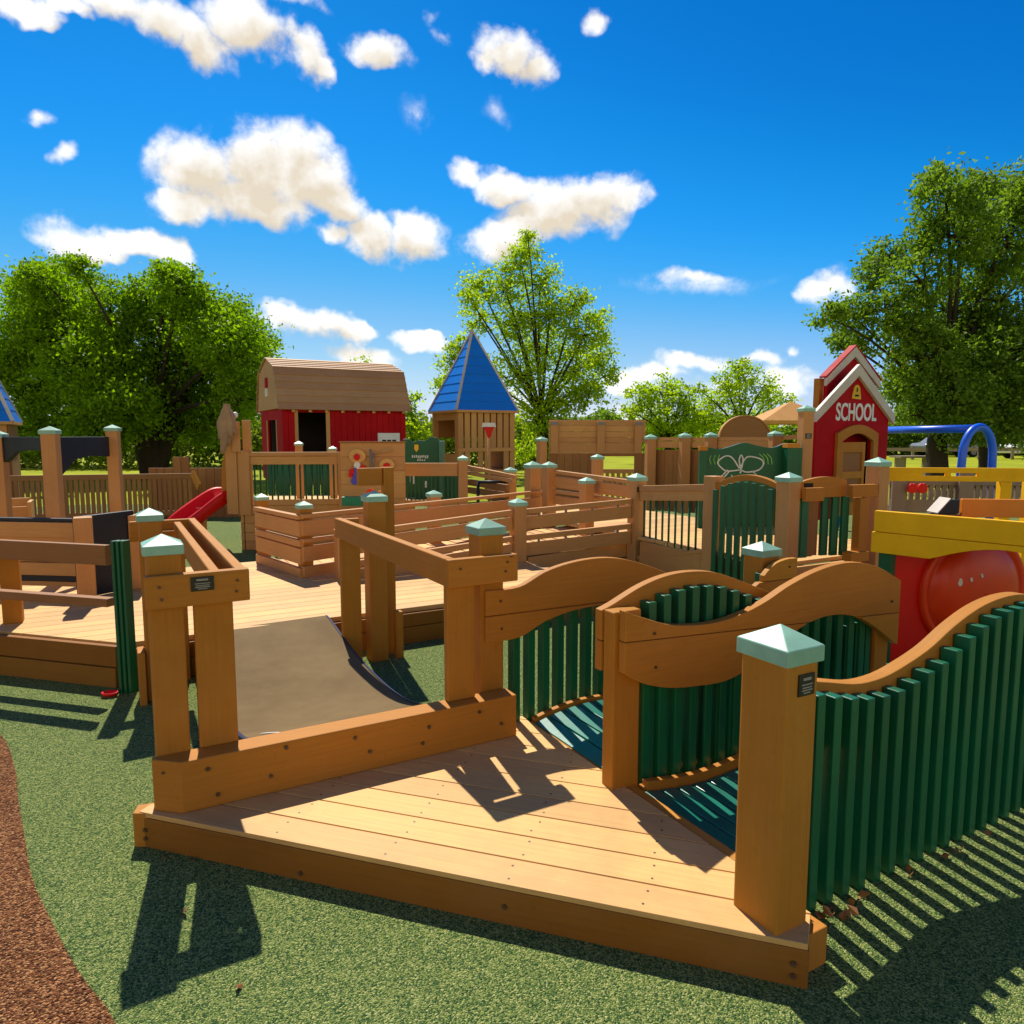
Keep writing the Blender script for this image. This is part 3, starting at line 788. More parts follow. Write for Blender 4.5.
# rail coming back down toward the right
P549 = yp(549, 520, 8.9); P630 = yp(632, 520, 7.55)
t = thing('ramp_railing', 'slatted railing slanting down from the paired capped posts toward the plaque post', 'railing', P549, 'slatted ramp railings')
post(t, fr_of(P549), (0, 0), .2, pz(P549, 461.5), .155)
for (va0, va1, vb0, vb1, w) in ((470, 473, 480, 484, .06), (475, 488, 487, 497, .04), (490, 493, 500, 503, .06), (495, 504, 506, 515, .04)):
    za0, za1, zb0, zb1 = pz(P549, va0), pz(P549, va1), pz(P630, vb0), pz(P630, vb1)
    mb = MB(); mb.board((P549.x + .06, P549.y, (za0 + za1) / 2), (P630.x, P630.y, (zb0 + zb1) / 2), (za0 - za1 + zb0 - zb1) / 2, w)
    mb.build('rail' if w > .05 else 'board', M['far'], t, .003)
P586 = yp(586.5, 520, 8.0); post(t, fr_of(P586), (0, 0), .2, pz(P586, 477), .15)
P596 = yp(597, 500, 10.2); f = fr_of(P596)
o = thing('capped_post', 'short mint capped post alone in front of the tall timber wall', 'post', P596)
post(o, f, (0, 0), .3, pz(P596, 454), .15)

# upper deck
HU = .45
t = thing('upper_platform', 'upper tan plank platform behind the arched green gate', 'deck', F0.p(5.8, 2.6, 0))
P787, P876 = yp(787, 520, 5.75), yp(875, 520, 6.1)
U0 = fr_of(P787)
planks(U0, [(-.01, .05), (1.75, .05), (1.75, 5.2), (-.01, 5.2)], 0, .14, HU - .035, HU).build('planks', M['deck'], t, .003)
mb = MB(); mb.fbox(U0, -.05, -.012, .12, 1.78, .12, HU - .036); mb.fbox(U0, .1, 1.7, .0, .04, .1, HU - .036); mb.build('fascia', M['far'], t, .003)
# balustrade 636 - 715
P715 = yp(713, 520, 6.42); f7 = fr_of(P715)
t = thing('baluster_railing', 'short railing of thin dark green balusters beneath a double timber top rail', 'railing', P715)
mb = MB(); mb.fbox(f7, -.06, .06, -.07, .07, .1, pz(P715, 476)); mb.build('post', M['far'], t, .005)
d = P715 - P636; d.z = 0; dn_ = d.normalized()
A_, B_ = P636 + dn_ * .085, P715 - dn_ * .075
mb = MB()
zt = pz(P636, 485); mb.board((A_.x, A_.y, pz(P636, 488)), (B_.x, B_.y, pz(P715, 488)), .06, .07); mb.board((A_.x, A_.y, pz(P636, 495)), (B_.x, B_.y, pz(P715, 496)), .10, .045)
mb.build('top_rail', M['far'], t, .003)
mb = MB(); mb.board((A_.x, A_.y, pz(P636, 556)), (B_.x, B_.y, pz(P715, 552)), .035, .09); mb.board((A_.x, A_.y, pz(P636, 562)), (B_.x, B_.y, pz(P715, 559)), .11, .04); mb.build('bottom_rail', M['far'], t, .003)
mb = MB()
for i in range(10):
    q = A_ + (B_ - A_) * ((i + .5) / 10)
    u = (i + .5) / 10
    mb.tube([(q.x, q.y, pz(P636, 556) * (1 - u) + pz(P715, 552) * u), (q.x, q.y, pz(P636, 498) * (1 - u) + pz(P715, 499) * u)], .011, 8)
mb.build('baluster_panel', M['panelgreen'], t)
# arched green slat panel 715 - 787
t = thing('arched_slat_panel', 'dark green slat panel under a low timber arch between two mint capped posts', 'gate', (P715 + P787) / 2)
d = P787 - P715; d.z = 0; L = d.length; dn_ = d.normalized(); nn = Vector((-dn_.y, dn_.x, 0))
zt = lambda s: pz(P715 + dn_ * s, 490 - 15.5 * math.sin(math.pi * min(1, max(0, (s + .02) / (L * 1.05)))) ** .8)
mb = MB(); ss = frange(.06, L - .08, 24)
mb.prism([(s, zt(s)) for s in ss] + [(s, zt(s) - .05) for s in ss[::-1]], nn * -.05, dn_, (0, 0, 1), (P715.x, P715.y, 0)); mb.build('arch_board', M['board'], t, .003)
mb = MB()
for i in range(8):
    s = .09 + (L - .2) * i / 7
    q = P715 + dn_ * s - nn * .07
    mb.hexa((q.x, q.y, (zt(s) - .06 + .2) / 2), dn_ * .024, nn * .014, (0, 0, (zt(s) - .06 - .2) / 2))
mb.build('slat_panel', M['green'], t, .003)
post(t, U0, (0, 0), .1, pz(P787, 472), .16)
# gate 787 - 876
U1 = fr_of(P876)
d = P876 - P787; d.z = 0; L = d.length; dn_ = d.normalized(); nn = Vector((-dn_.y, dn_.x, 0))
t = thing('arched_gate', 'half open green slatted gate under an arched timber header with a slot', 'gate', (P787 + P876) / 2)
a8 = post(t, U1, (0, 0), .1, pz(P876, 457), .16)
q = lambda s, z, off=0: (P787.x + dn_.x * s + nn.x * off, P787.y + dn_.y * s + nn.y * off, z)
zg = lambda v: pz(P787 + dn_ * L * .5, v)
mb = MB(); mb.board(q(.08, zg(492.5), -.09), q(.27, zg(492.5), -.09), zg(486) - zg(499), .04); mb.build('rail_stub', M['board'], t, .003)
ss = frange(.10, .62, 20)
za = lambda s: zg(486 - 9.5 * math.sin(math.pi * (s - .02) / .74) ** .9)
mb = MB(); mb.prism([(s, za(s)) for s in ss] + [(.62, zg(497)), (.10, zg(497))], nn * .04, dn_, (0, 0, 1), (P787.x, P787.y, 0)); ah = mb.build('arch_header', M['board'], t, .003)
mb = MB(); mb.board(q(.16, zg(484.5), -.004), q(.25, zg(484.5), -.004), .035, .006); mb.build('slot', M['dark'], ah)
mb = MB(); mb.board(q(.60, zg(491), -.06), q(L - .08, zg(491), -.06), zg(485) - zg(497.5), .05); mb.build('rail_stub', M['board'], t, .003)
mb = MB(); mb.hexa(q(.72, (zg(498) + HU) / 2, -.06), dn_ * .045, nn * .04, (0, 0, (zg(498) - HU) / 2)); mb.hexa(q(.68, HU + .04, -.07), dn_ * .10, nn * .05, (0, 0, .04)); mb.build('gate_post', M['board'], t, .004)
def gate_slats(lst, mat, name):
    mb = MB()
    for s, o_ in lst: mb.hexa(q(s, (zg(497) + HU) / 2 + .02, o_), dn_ * .036, nn * .014, (0, 0, (zg(497) - HU) / 2 - .02))
    mb.build(name, M[mat], t, .002)
gate_slats(((.12, .03), (.20, .03)), 'green', 'slat_panel')
gate_slats(((.285, .06), (.365, .09)), 'farbrown', 'wood_slat_panel')
gate_slats(((.45, .06), (.53, .03), (.61, .0)), 'green', 'slat_panel')
# ---------------------------------------------------------------- green panel with the winged drawing
a, b = yp(702, 480, 8.1), yp(786, 480, 8.1)
FZ = Frame((a.x, a.y), 4); L = (b - a).length
t = thing('drawing_panel', 'dark green scalloped board painted with white winged outlines and lime ticks', 'panel', (a + b) / 2)
zt0 = pz(a, 446); zb0 = HU
top = [(0, zt0 - .0), (.2 * L, zt0 - .035), (.32 * L, zt0 - .01), (.5 * L, zt0 + .035), (.68 * L, zt0 + .0), (.85 * L, zt0 - .02), (L, zt0 + .035)]
mb = MB(); ss = frange(0, L, 30)
mb.prism([(s, cat(top, s)) for s in ss] + [(L, zb0), (0, zb0)], Vector((FZ.b.x, FZ.b.y, 0)) * .04, (FZ.a.x, FZ.a.y, 0), (0, 0, 1), FZ.p(0, 0))
bo = mb.build('board', M['panelgreen'], t, .004)
for bx_ in (((-.05, .03, -.06, -.003, zb0, zt0 - .05),), ((L - .03, L + .10, -.14, -.003, zb0, zt0 - .02), (L + .10, L + .16, -.1, .4, zb0, zt0 - .02))):
    mb = MB()
    for q_ in bx_: mb.fbox(FZ, *q_)
    mb.build('side_post', M['panelgreen'], t, .004)
mb = MB(); mb.fbox(FZ, -.055, .035, -.065, .0, zt0 - .05, zt0 + .0); mb.fbox(FZ, L - .035, L + .105, -.145, -.0, zt0 - .02, zt0 + .03); mb.build('wood_cap', M['board'], t, .003)
def draw(pts, mat, name, r=.010, closed=False):
    P3 = []
    for u, v in pts:
        q_ = yp(u, v, 8.1); s = (q_ - a).dot(Vector((FZ.a.x, FZ.a.y, 0))); P3.append((s, pz(FZ.p(s, 0), v)))
    m = len(P3); sm = []
    for k in range((m - 1) * 5 + 1):
        i = k / 5
        sm.append((cat([(j, p[0]) for j, p in enumerate(P3)], i), cat([(j, p[1]) for j, p in enumerate(P3)], i)))
    mb = MB()
    for p, q_ in zip(sm[:-1], sm[1:]):
        mb.board(FZ.p(p[0], -.004, p[1]), FZ.p(q_[0], -.004, q_[1]), r * 1.4, .008, .003)
    mb.build(name, M[mat], bo)
draw([(740, 468), (733, 458), (726, 456), (718, 462), (722, 468), (728, 471), (740, 470)], 'chalk', 'drawn_line')
draw([(742, 466), (746, 459), (751, 456.5), (762, 459), (765, 464), (760, 470), (748, 472), (742, 470)], 'chalk', 'drawn_line')
draw([(742, 472), (741, 466), (740, 460), (742, 455), (744, 459), (743, 466), (741, 473)], 'chalk', 'drawn_line')
draw([(728, 470), (722, 476), (716, 482), (712, 492)], 'chalk', 'drawn_line')
draw([(730, 471), (724, 478), (719, 485), (716, 493)], 'chalk', 'drawn_line')
draw([(753, 471), (757, 474), (760, 478)], 'chalk', 'drawn_line', .007)
draw([(732, 475), (735, 479), (738, 476), (742, 478)], 'chalk', 'drawn_line', .006)
for dx in (0, 4, 8):
    draw([(711 + dx * 1.1, 455 + (8 - dx) * .1), (709.5 + dx * 1.1, 459), (711 + dx, 464)], 'lime', 'drawn_tick', .006)
    draw([(761 + dx, 454), (765 + dx, 458), (766 + dx, 464)], 'lime', 'drawn_tick', .006)

# ---------------------------------------------------------------- tall post beside the school, wall rows
P804 = yp(804.5, 450, 8.3)
t = thing('capped_post', 'tall mint capped post with a dark plaque right beside the red schoolhouse', 'post', P804)
f = fr_of(P804, 10); pp = post(t, f, (0, 0), HU, pz(P804, 405), .155)
plaque(pp, f, .0, -.0646, pz(P804, 436), .08, .06)

t = thing('panel_wall', 'timber screen wall of dark brown panels between mint capped posts behind the drawing panel', 'wall', yp(720, 470, 11.2))
prev = None
for u, v in ((650, 434), (684, 432.5), (710, 432), (774, 430.5)):
    P_ = yp(u, 470, 11.3 - (u - 650) * .009); post(t, fr_of(P_, 8), (0, 0), .3, pz(P_, v), .17)
    if prev:
        A_, B_ = prev, P_
        mb = MB(); mb.board((A_.x, A_.y + .1, pz(A_, 439)), (B_.x, B_.y + .1, pz(B_, 439)), .05, .07); mb.board((A_.x, A_.y + .08, pz(A_, 444.5)), (B_.x, B_.y + .08, pz(B_, 444.5)), .1, .05); mb.build('top_rail', M['far'], t)
        mb = MB(); n = max(2, int((B_ - A_).length / .12))
        for k in range(n):
            q0, q1 = A_ + (B_ - A_) * (k / n), A_ + (B_ - A_) * ((k + .97) / n)
            zt = pz(A_, 450); mb.board((q0.x, q0.y + .14, (zt + .3) / 2), (q1.x, q1.y + .14, (zt + .3) / 2), zt - .3, .03)
        mb.build('panel', M['farbrown'], t)
    prev = P_
B_ = yp(797, 470, 10.0)
mb = MB(); mb.board((prev.x, prev.y + .1, pz(prev, 438)), (B_.x, B_.y, pz(B_, 437)), .06, .06); mb.build('top_rail', M['far'], t)
mb = MB()
for k in range(5): 
    z = .5 + k * .165; mb.board((prev.x, prev.y + .14, z), (B_.x, B_.y + .05, z), .155, .04)
mb.build('panel', M['far'], t)
t = thing('round_top_wall', 'semicircular timber board rising above the screen wall', 'panel', yp(745, 440, 12.5))
c = yp(745, 437, 12.5); r_ = .44
mb = MB(); mb.prism([(r_ * math.cos(x), r_ * .88 * math.sin(x)) for x in frange(0, math.pi, 24)] + [(-r_, -1.0), (r_, -1.0)], (0, .05, 0), (1, 0, 0), (0, 0, 1), (c.x, c.y, c.z - .03)); mb.build('board', M['farbrown'], t, .003)
mb = MB(); ss = frange(0, math.pi, 24)
mb.prism([((r_ + .02) * math.cos(x), (r_ + .02) * .88 * math.sin(x)) for x in ss] + [(r_ * math.cos(x), r_ * .88 * math.sin(x)) for x in ss[::-1]], (0, .09, 0), (1, 0, 0), (0, 0, 1), (c.x, c.y - .02, c.z - .028)); mb.build('rim', M['far'], t)

# tall wall
a, b = yp(549, 470, 12.6), yp(646, 470, 12.6)
FT = Frame((a.x, a.y), math.degrees(math.atan2(b.y - a.y, b.x - a.x)) + 3); L = (b - a).length
t = thing('tall_wall', 'tall timber board wall with three uprights and a low square opening', 'wall', (a + b) / 2)
z1, z2, z3 = pz(a, 420), pz(a, 443), pz(a, 453)
mb = MB()
for k in range(4): mb.fbox(FT, 0, L, 0, .04, z2 + (z1 - z2) * k / 4 + .003, z2 + (z1 - z2) * (k + 1) / 4)
mb.build('upper_boards', M['far'], t, .003)
mb = MB(); mb.fbox(FT, 0, L - .1, -.03, -.002, z3, z2 + .0); mb.build('cross_board', M['far'], t, .003)
for s in (.02, .84, 1.50): mb = MB(); mb.fbox(FT, s, s + .13, -.07, -.032, z3, z1 - .02); up_ = mb.build('upright', M['far'], t, .004); mb = MB(); mb.fbox(FT, s + .005, s + .125, -.078, -.071, z1 - .09, z1 - .03); mb.build('bracket', M['metal'], up_)
mb = MB()
x = 0
while x < L:
    if .93 < x < 1.46: mb.fbox(FT, x, x + .135, .0, .04, z3 - .06, z3 - .003)
    else: mb.fbox(FT, x, min(L, x + .135), .0, .04, .25, z3 - .003)
    x += .138
mb.build('lower_boards', M['farbrown'], t, .003)
P542 = yp(541.5, 470, 11.6)
t = thing('capped_post', 'mint capped post standing at the left end of the tall timber wall', 'post', P542); post(t, fr_of(P542), (0, 0), .2, pz(P542, 436.5), .155)
t = thing('picket_fence', 'pale picket fence seen through the opening of the tall wall', 'fence', yp(610, 480, 15))
picket(t, yp(560, 480, 15.2), yp(660, 480, 15.2), .05, .78, 18, .07)

# ---------------------------------------------------------------- SCHOOL
a = yp(815, 450, 8.75)
FS = Frame((a.x, a.y), A0); W_ = 1.42
ez = pz(a, 413); pk = 2.32
t = thing('toy_schoolhouse', 'red toy schoolhouse with grey chevron gables, the word SCHOOL and an arched timber door', 'playhouse', FS.p(W_ / 2, .5, 0))
door_s0, door_s1 = .36, 1.16
dz0, dz1 = HU, 1.58
poly = [(0, HU), (door_s0 + .07, HU), (door_s0 + .07, dz1 - .12)] + [(s, dz1 - .12 + .10 * math.sin(math.pi * (s - door_s0 - .07) / (door_s1 - door_s0 - .14))) for s in frange(door_s0 + .07, door_s1 - .07, 10)[1:-1]] + [(door_s1 - .07, dz1 - .12), (door_s1 - .07, HU), (W_, HU), (W_, ez), (W_ / 2, pk), (0, ez)]
Sa, Sb = Vector((FS.a.x, FS.a.y, 0)), Vector((FS.b.x, FS.b.y, 0))
mb = MB(); mb.prism(poly, Sb * .06, Sa, (0, 0, 1), FS.p(0, 0)); wl = mb.build('front_wall', M['red'], t, .003)
mb = MB(); mb.fbox(FS, 0, .06, .062, .22, HU, ez - .02); mb.build('side_wall', M['red'], t, .003)
mb = MB(); mb.fbox(FS, W_ - .06, W_, .062, .5, HU, ez - .02); mb.build('side_wall', M['red'], t, .003)
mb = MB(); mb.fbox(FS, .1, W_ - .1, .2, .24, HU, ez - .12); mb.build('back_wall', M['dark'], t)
def chevron(mb, s0, s1, zl, zp, zr, th, t0, t1):
    m = (s0 + s1) / 2
    mb.prism([(s0, zl), (m, zp), (s1, zr), (s1, zr - th * 1.0), (m, zp - th * 1.12), (s0, zl - th * 1.0)], Sb * (t1 - t0), Sa, (0, 0, 1), FS.p(0, t0))
mb = MB(); chevron(mb, -.06, W_ + .06, ez + .02, pk + .06, ez + .0, .13, -.05, -.002); mb.build('gable_trim', M['trim'], t, .004)
# rear, taller bell gable
zp2 = pz(FS.p(W_ / 2, .2), 346); zl2 = pz(FS.p(.2, .2), 376)
mb = MB(); mb.prism([(.40, 1.2), (W_ - .06, 1.2), (W_ - .06, zl2), (W_ / 2 + .17, zp2 - .06), (.40, zl2)], Sb * .05, Sa, (0, 0, 1), FS.p(0, .18)); mb.build('rear_gable', M['red'], t, .003)
mb = MB(); m_ = W_ / 2 + .17
mb.prism([(.34, zl2 - .02), (m_, zp2), (W_ + .0, zl2 - .02), (W_ + .0, zl2 - .12), (m_, zp2 - .13), (.34, zl2 - .12)], Sb * -.04, Sa, (0, 0, 1), FS.p(0, .178)); mb.build('rear_gable_trim', M['trim'], t, .004)
mb = MB(); mb.prism([(.33, zl2 - .02), (m_, zp2), (m_, zp2 + .02), (.32, zl2 + .0)], Sb * .10, Sa, (0, 0, 1), FS.p(0, .136)); mb.prism([(m_, zp2), (W_ + .01, zl2 - .02), (W_ + .02, zl2 + .0), (m_, zp2 + .02)], Sb * .10, Sa, (0, 0, 1), FS.p(0, .136)); mb.build('rear_roof', M['red'], t)
mb = MB(); mb.fbox(FS, .33, .41, .235, .32, 1.4, zl2 - .02); mb.build('bell_post', M['board'], t, .003)
# door surround
so = [(door_s0, HU), (door_s0, dz1 - .06)] + [(s, dz1 - .06 + .11 * math.sin(math.pi * (s - door_s0) / (door_s1 - door_s0))) for s in frange(door_s0, door_s1, 14)[1:-1]] + [(door_s1, dz1 - .06), (door_s1, HU)]
si = [(door_s1 - .09, HU), (door_s1 - .09, dz1 - .16)] + [(s, dz1 - .16 + .10 * math.sin(math.pi * (s - door_s0 - .09) / (door_s1 - door_s0 - .18))) for s in frange(door_s1 - .09, door_s0 + .09, 14)[1:-1]] + [(door_s0 + .09, dz1 - .16), (door_s0 + .09, HU)]
mb = MB(); mb.prism(so + si, Sb * .045, Sa, (0, 0, 1), FS.p(0, -.046)); mb.build('door_surround', M['board'], t, .003)
dl, dr_ = door_s0 + .10, door_s1 - .22
mb = MB()
mb.fbox(FS, dl, dr_, .0, .03, HU + .03, dz1 - .30)
dp = mb.build('door', M['farbrown'], t, .003)
mb = MB(); mb.fbox(FS, dl, dr_, -.02, -.001, dz1 - .299, dz1 - .17); mb.fbox(FS, dl, dr_, -.02, -.001, HU + .03, HU + .2); mb.fbox(FS, dl, dr_, -.02, -.001, .95, 1.04); mb.fbox(FS, dl, dl + .05, -.021, -.0015, HU + .03, dz1 - .17); mb.fbox(FS, dr_ - .05, dr_, -.021, -.0015, HU + .03, dz1 - .17); mb.build('door_frame', M['board'], dp, .002)
# lettering
def letters(txt, size, F, s, tt, z, mat, parent, xs=.8, bold=.012):
    cu = bpy.data.curves.new('lettering', 'FONT'); cu.body = txt; cu.size = size; cu.align_x = 'CENTER'; cu.extrude = .004; cu.offset = bold
    ob = bpy.data.objects.new('lettering', cu); col.objects.link(ob)
    bpy.context.view_layer.update()
    me = bpy.data.meshes.new_from_object(ob.evaluated_get(bpy.context.evaluated_depsgraph_get()))
    bpy.data.objects.remove(ob)
    org = origin(parent)
    U = Vector((F.a.x, F.a.y, 0)) * xs; n = Vector((F.b.x, F.b.y, 0)) * -1
    for v in me.vertices:
        c = v.co.copy(); v.co = F.p(s, tt, z) + U * c.x + Vector((0, 0, c.y)) + n * c.z - org
    me.materials.clear(); me.materials.append(M[mat])
    o = bpy.data.objects.new('lettering', me); col.objects.link(o); o.parent = parent
    return o
letters('SCHOOL', .30, FS, W_ / 2 + .035, -.006, 1.685, 'white', wl, .66, .006)
zb_ = 1.955
mb = MB(); mb.prism([(W_ / 2 - .075, zb_), (W_ / 2 + .105, zb_ - .01), (W_ / 2 + .075, zb_ + .14), (W_ / 2 + .04, zb_ + .17), (W_ / 2 - .01, zb_ + .17), (W_ / 2 - .04, zb_ + .14)], Sb * -.012, Sa, (0, 0, 1), FS.p(0, -.002)); bl = mb.build('bell_sign', M['gold'], t, .002)
mb = MB(); mb.fbox(FS, W_ / 2 - .02, W_ / 2 + .05, -.018, -.0145, zb_ + .025, zb_ + .05); mb.fbox(FS, W_ / 2 + .005, W_ / 2 + .025, -.018, -.0145, zb_ + .08, zb_ + .135); mb.build('bell_mark', M['dark'], bl)

# ---------------------------------------------------------------- YELLOW TRUCK
a = yp(874, 520, 4.6)
FY = Frame((a.x, a.y), -50)
Ya, Yb = Vector((FY.a.x, FY.a.y, 0)), Vector((FY.b.x, FY.b.y, 0))
zt = pz(a, 510.5); zm = pz(a, 531.5); zb = pz(a, 552)
t = thing('toy_truck', 'yellow and red play truck with an orange bubble dome under its arched yellow side', 'play truck', FY.p(.6, .2, 0))
mb = MB(); mb.prism([(0, zm + .0015), (1.25, zm + .0015), (1.25, zt), (0, zt)], Yb * .045, Ya, (0, 0, 1), FY.p(0, 0))
ar = [(s, zb + .10 * math.sin(math.pi * (s - .34) / .80)) for s in frange(.34, 1.14, 20)]
mb.prism([(-.012, zb)] + ar + [(1.25, zb), (1.25, zm - .0015), (-.012, zm - .0015)], Yb * .045, Ya, (0, 0, 1), FY.p(0, 0)); mb.build('side_boards', M['yellow'], t, .004)
mb = MB(); mb.fbox(FY, .02, .10, .05, .13, 0, zb - .002); mb.build('green_post', M['panelgreen'], t, .003)
mb = MB(); mb.fbox(FY, .0, 1.25, .047, .55, zt - .10, zt - .06); mb.build('bed', M['grey'], t)
for q_ in ((1.12, .05), (.02, .46), (1.12, .46)):
    mb = MB(); mb.fbox(FY, q_[0], q_[0] + .08, q_[1], q_[1] + .08, 0, zt - .102); mb.build('leg', M['panelgreen'] if q_[1] < .1 else M['grey'], t, .003)
FR = Frame(FY.p(.10, .12).xy, 12)
mb = MB(); mb.fbox(FR, 0, .80, 0, .03, 0, zb + .1); mb.build('red_panel', M['redp'], t, .003)
# domed bubble with a flange ring on the red panel
RN = Vector((FR.b.x, FR.b.y, 0)) * -1; RX = Vector((FR.a.x, FR.a.y, 0)); cc = FR.p(.60, -.001, .46)
rows = []
for d_, r_ in ((.0, .41), (.03, .41), (.036, .40), (.03, .365), (.016, .355)) + tuple((.02 + .10 * math.sin(R(x)), .35 * math.cos(R(x))) for x in (10, 20, 30, 40, 50, 60, 70, 80, 89)):
    rows.append([cc + RN * d_ + (RX * math.cos(k * 2 * math.pi / 48) + Vector((0, 0, 1)) * math.sin(k * 2 * math.pi / 48)) * r_ for k in range(48)])
mb = MB(); mb.grid([r_[::-1] for r_ in rows], closed=True); tu = mb.build('bubble_dome', M['orange'], t)
def dome_pt(x, z):
    q_ = min(.99, (x * x + z * z) / .35 ** 2); return cc + RX * x + Vector((0, 0, z)) + RN * (.02 + .10 * math.sqrt(1 - q_))
for x, z, m_ in ((-.19, .085, 'white'), (-.115, .10, 'white'), (-.04, .125, 'white')):
    c = dome_pt(x, z); nr = (c - cc).normalized() + RN * .6
    mb = MB(); mb.disc(c - nr.normalized() * .003, nr, .026 if x < -.15 else .015, .008, 16, .5); mb.build('vent_hole', M[m_], tu)
# seat back: orange panel and dark block
o1 = yp(962, 510, 4.9); FO = Frame((o1.x, o1.y), -8)
mb = MB(); mb.fbox(FO, 0, .7, 0, .04, pz(o1, 517), pz(o1, 499)); mb.build('orange_seat', M['orangeboard'], t, .004)
for x_ in (.04, .58): mb = MB(); mb.fbox(FO, x_, x_ + .08, .045, .12, 0, pz(o1, 503)); mb.build('seat_post', M['grey'], t, .003)
mb = MB(); mb.fbox(FO, -.16, .03, .045, .14, pz(o1, 524), pz(o1, 515)); mb.build('block_shelf', M['grey'], t, .003)
mb = MB(); mb.prism([(-.16, pz(o1, 514)), (-.02, pz(o1, 514)), (-.02, pz(o1, 500)), (-.08, pz(o1, 500))], (0, .14, 0), (1, 0, 0), (0, 0, 1), (o1.x, o1.y, 0)); mb.build('seat_block', M['black'], t, .003)
mb = MB(); mb.prism([(-.163, pz(o1, 514)), (-.083, pz(o1, 500)), (-.08, pz(o1, 500) + .012), (-.166, pz(o1, 514) + .008)], (0, .13, 0), (1, 0, 0), (0, 0, 1), (o1.x, o1.y + .004, 0)); mb.build('block_face', M['trim'], t)

# yellow rear rail with slot
a, b = yp(888, 480, 6.3), yp(1040, 480, 6.15)
FQ = Frame((a.x, a.y), math.degrees(math.atan2(b.y - a.y, b.x - a.x))); L = (b - a).length
t = thing('yellow_railing', 'yellow slotted top rail running right from the tall capped gate post', 'railing', (a + b) / 2)
z1, z0 = pz(a, 467.5), pz(a, 481); h = z1 - z0
mb = MB(); mb.fbox(FQ, 0, L, 0, .04, z0 + h * .62, z1); mb.fbox(FQ, 0, L, 0, .04, z0, z0 + h * .38); mb.fbox(FQ, 0, .29, .0005, .0395, z0 + h * .37, z0 + h * .63); mb.fbox(FQ, .74, L, .0005, .0395, z0 + h * .37, z0 + h * .63); mb.fbox(FQ, .48, .52, .0005, .0395, z0 + h * .37, z0 + h * .63)
mb.build('top_rail', M['yellow'], t, .003)
for x_ in (.93, L - .1): mb = MB(); mb.fbox(FQ, x_, x_ + .09, .0, .08, 0, z0 - .002); mb.build('post', M['yellow'], t, .003)
a, b = yp(888, 500, 7.4), yp(1060, 500, 7.2)
t = thing('baluster_fence', 'weathered brown baluster fence behind the yellow rail', 'fence', (a + b) / 2)
F_, L_ = picket(t, a, b, pz(a, 512), pz(a, 476), 26, .042, mat='grey')
mb = MB(); mb.fbox(F_, 0, L_, -.06, -.03, pz(a, 511), pz(a, 499)); mb.build('base_board', M['grey'], t)
for x_ in (.0, .64, L_ - .14): mb = MB(); mb.fbox(F_, x_, x_ + .14, -.10, -.062, 0, 1.12 if x_ == .64 else pz(a, 476)); mb.build('post', M['grey'], t, .003)
c = yp(916.5, 488, 7.25)
t = thing('heart_toy', 'small glossy red twin heart toy mounted on the baluster fence', 'toy', c)
for dx in (-.05, .05):
    mb = MB(); mb.prism([(dx + .048 * math.cos(x) * (1 - .25 * math.sin(x) * (math.sin(x) < 0)), .052 * math.sin(x) - .01 * (abs(math.cos(x)) < .3) * (math.sin(x) > 0)) for x in frange(0, 2 * math.pi, 20)[:-1]], (0, .03, 0), (1, 0, 0), (0, 0, 1), (c.x, c.y - .03, c.z)); mb.build('heart', M['redp'], t, .004)

# blue swing frame
c = yp(977, 440, 8.6)
t = thing('swing_frame', 'bright blue tubular swing frame with an arched end behind the schoolhouse', 'swing frame', (c.x, c.y, 0))
zt = pz(c, 427); pts = []
w = .22
for x in frange(0, math.pi, 20): pts.append((c.x + .02 + w * math.cos(x), c.y + .06 * math.cos(x), zt - .36 + .36 * math.sin(x)))
pts = [(c.x + .02 + w + .06, c.y + .1, 0)] + pts + [(c.x - w - .05, c.y - .1, 0)]
mb = MB(); mb.tube(pts, .046, 14); mb.build('arch', M['bluetube'], t)
e = yp(868, 432, 11.0)
mb = MB(); mb.tube([(c.x - .05, c.y, zt - .02), (e.x, e.y, pz(e, 430.5))], .05, 14); mb.build('top_bar', M['bluetube'], t)
e2 = Vector((e.x, e.y, 0)); 
mb = MB(); mb.tube([(e.x, e.y, pz(e, 430.5)), (e.x - .3, e.y + .3, 0)], .05, 12); mb.tube([(e.x, e.y, pz(e, 430.5)), (e.x + .05, e.y - .35, 0)], .05, 12); mb.build('leg', M['bluetube'], t)

# ---------------------------------------------------------------- BALCONY TOWER, RED SLIDE
c = gp(246, 550, 0); FT = Frame((c.x, c.y), 8)
HB = pz(FT.p(1, 0), 505)
e = yp(346, 500, 9.4)
t = thing('balcony_tower', 'timber balcony tower with a boarded base, green balusters and two tall corner posts', 'play tower', c)
Lb = (Vector((e.x, e.y, 0)) - Vector((c.x, c.y, 0))).length
mb = MB()
for k in range(5): mb.fbox(FT, .0, Lb + .9, 0, .04, HB * k / 5 + .003, HB * (k + 1) / 5)
for k in range(5): mb.fbox(FT, -.05, -.01, .0, 1.3, HB * k / 5 + .003, HB * (k + 1) / 5)
mb.build('base_boards', M['far'], t, .003)
mb = MB(); mb.fbox(FT, 0, Lb + .9, .04, 1.6, HB - .03, HB + .002); mb.build('floor', M['deck'], t)
mb = MB(); zr = pz(FT.p(1, 0), 452); mb.fbox(FT, .05, Lb - .02, -.02, .06, zr - .05, zr); mb.fbox(FT, .05, Lb - .02, .0, .05, zr - .16, zr - .055); mb.build('top_rail', M['far'], t, .003)
mb = MB(); mb.fbox(FT, .12, Lb - .08, -.01, .05, HB + .005, HB + .08); mb.build('bottom_rail', M['far'], t)
mb = MB(); n = 15
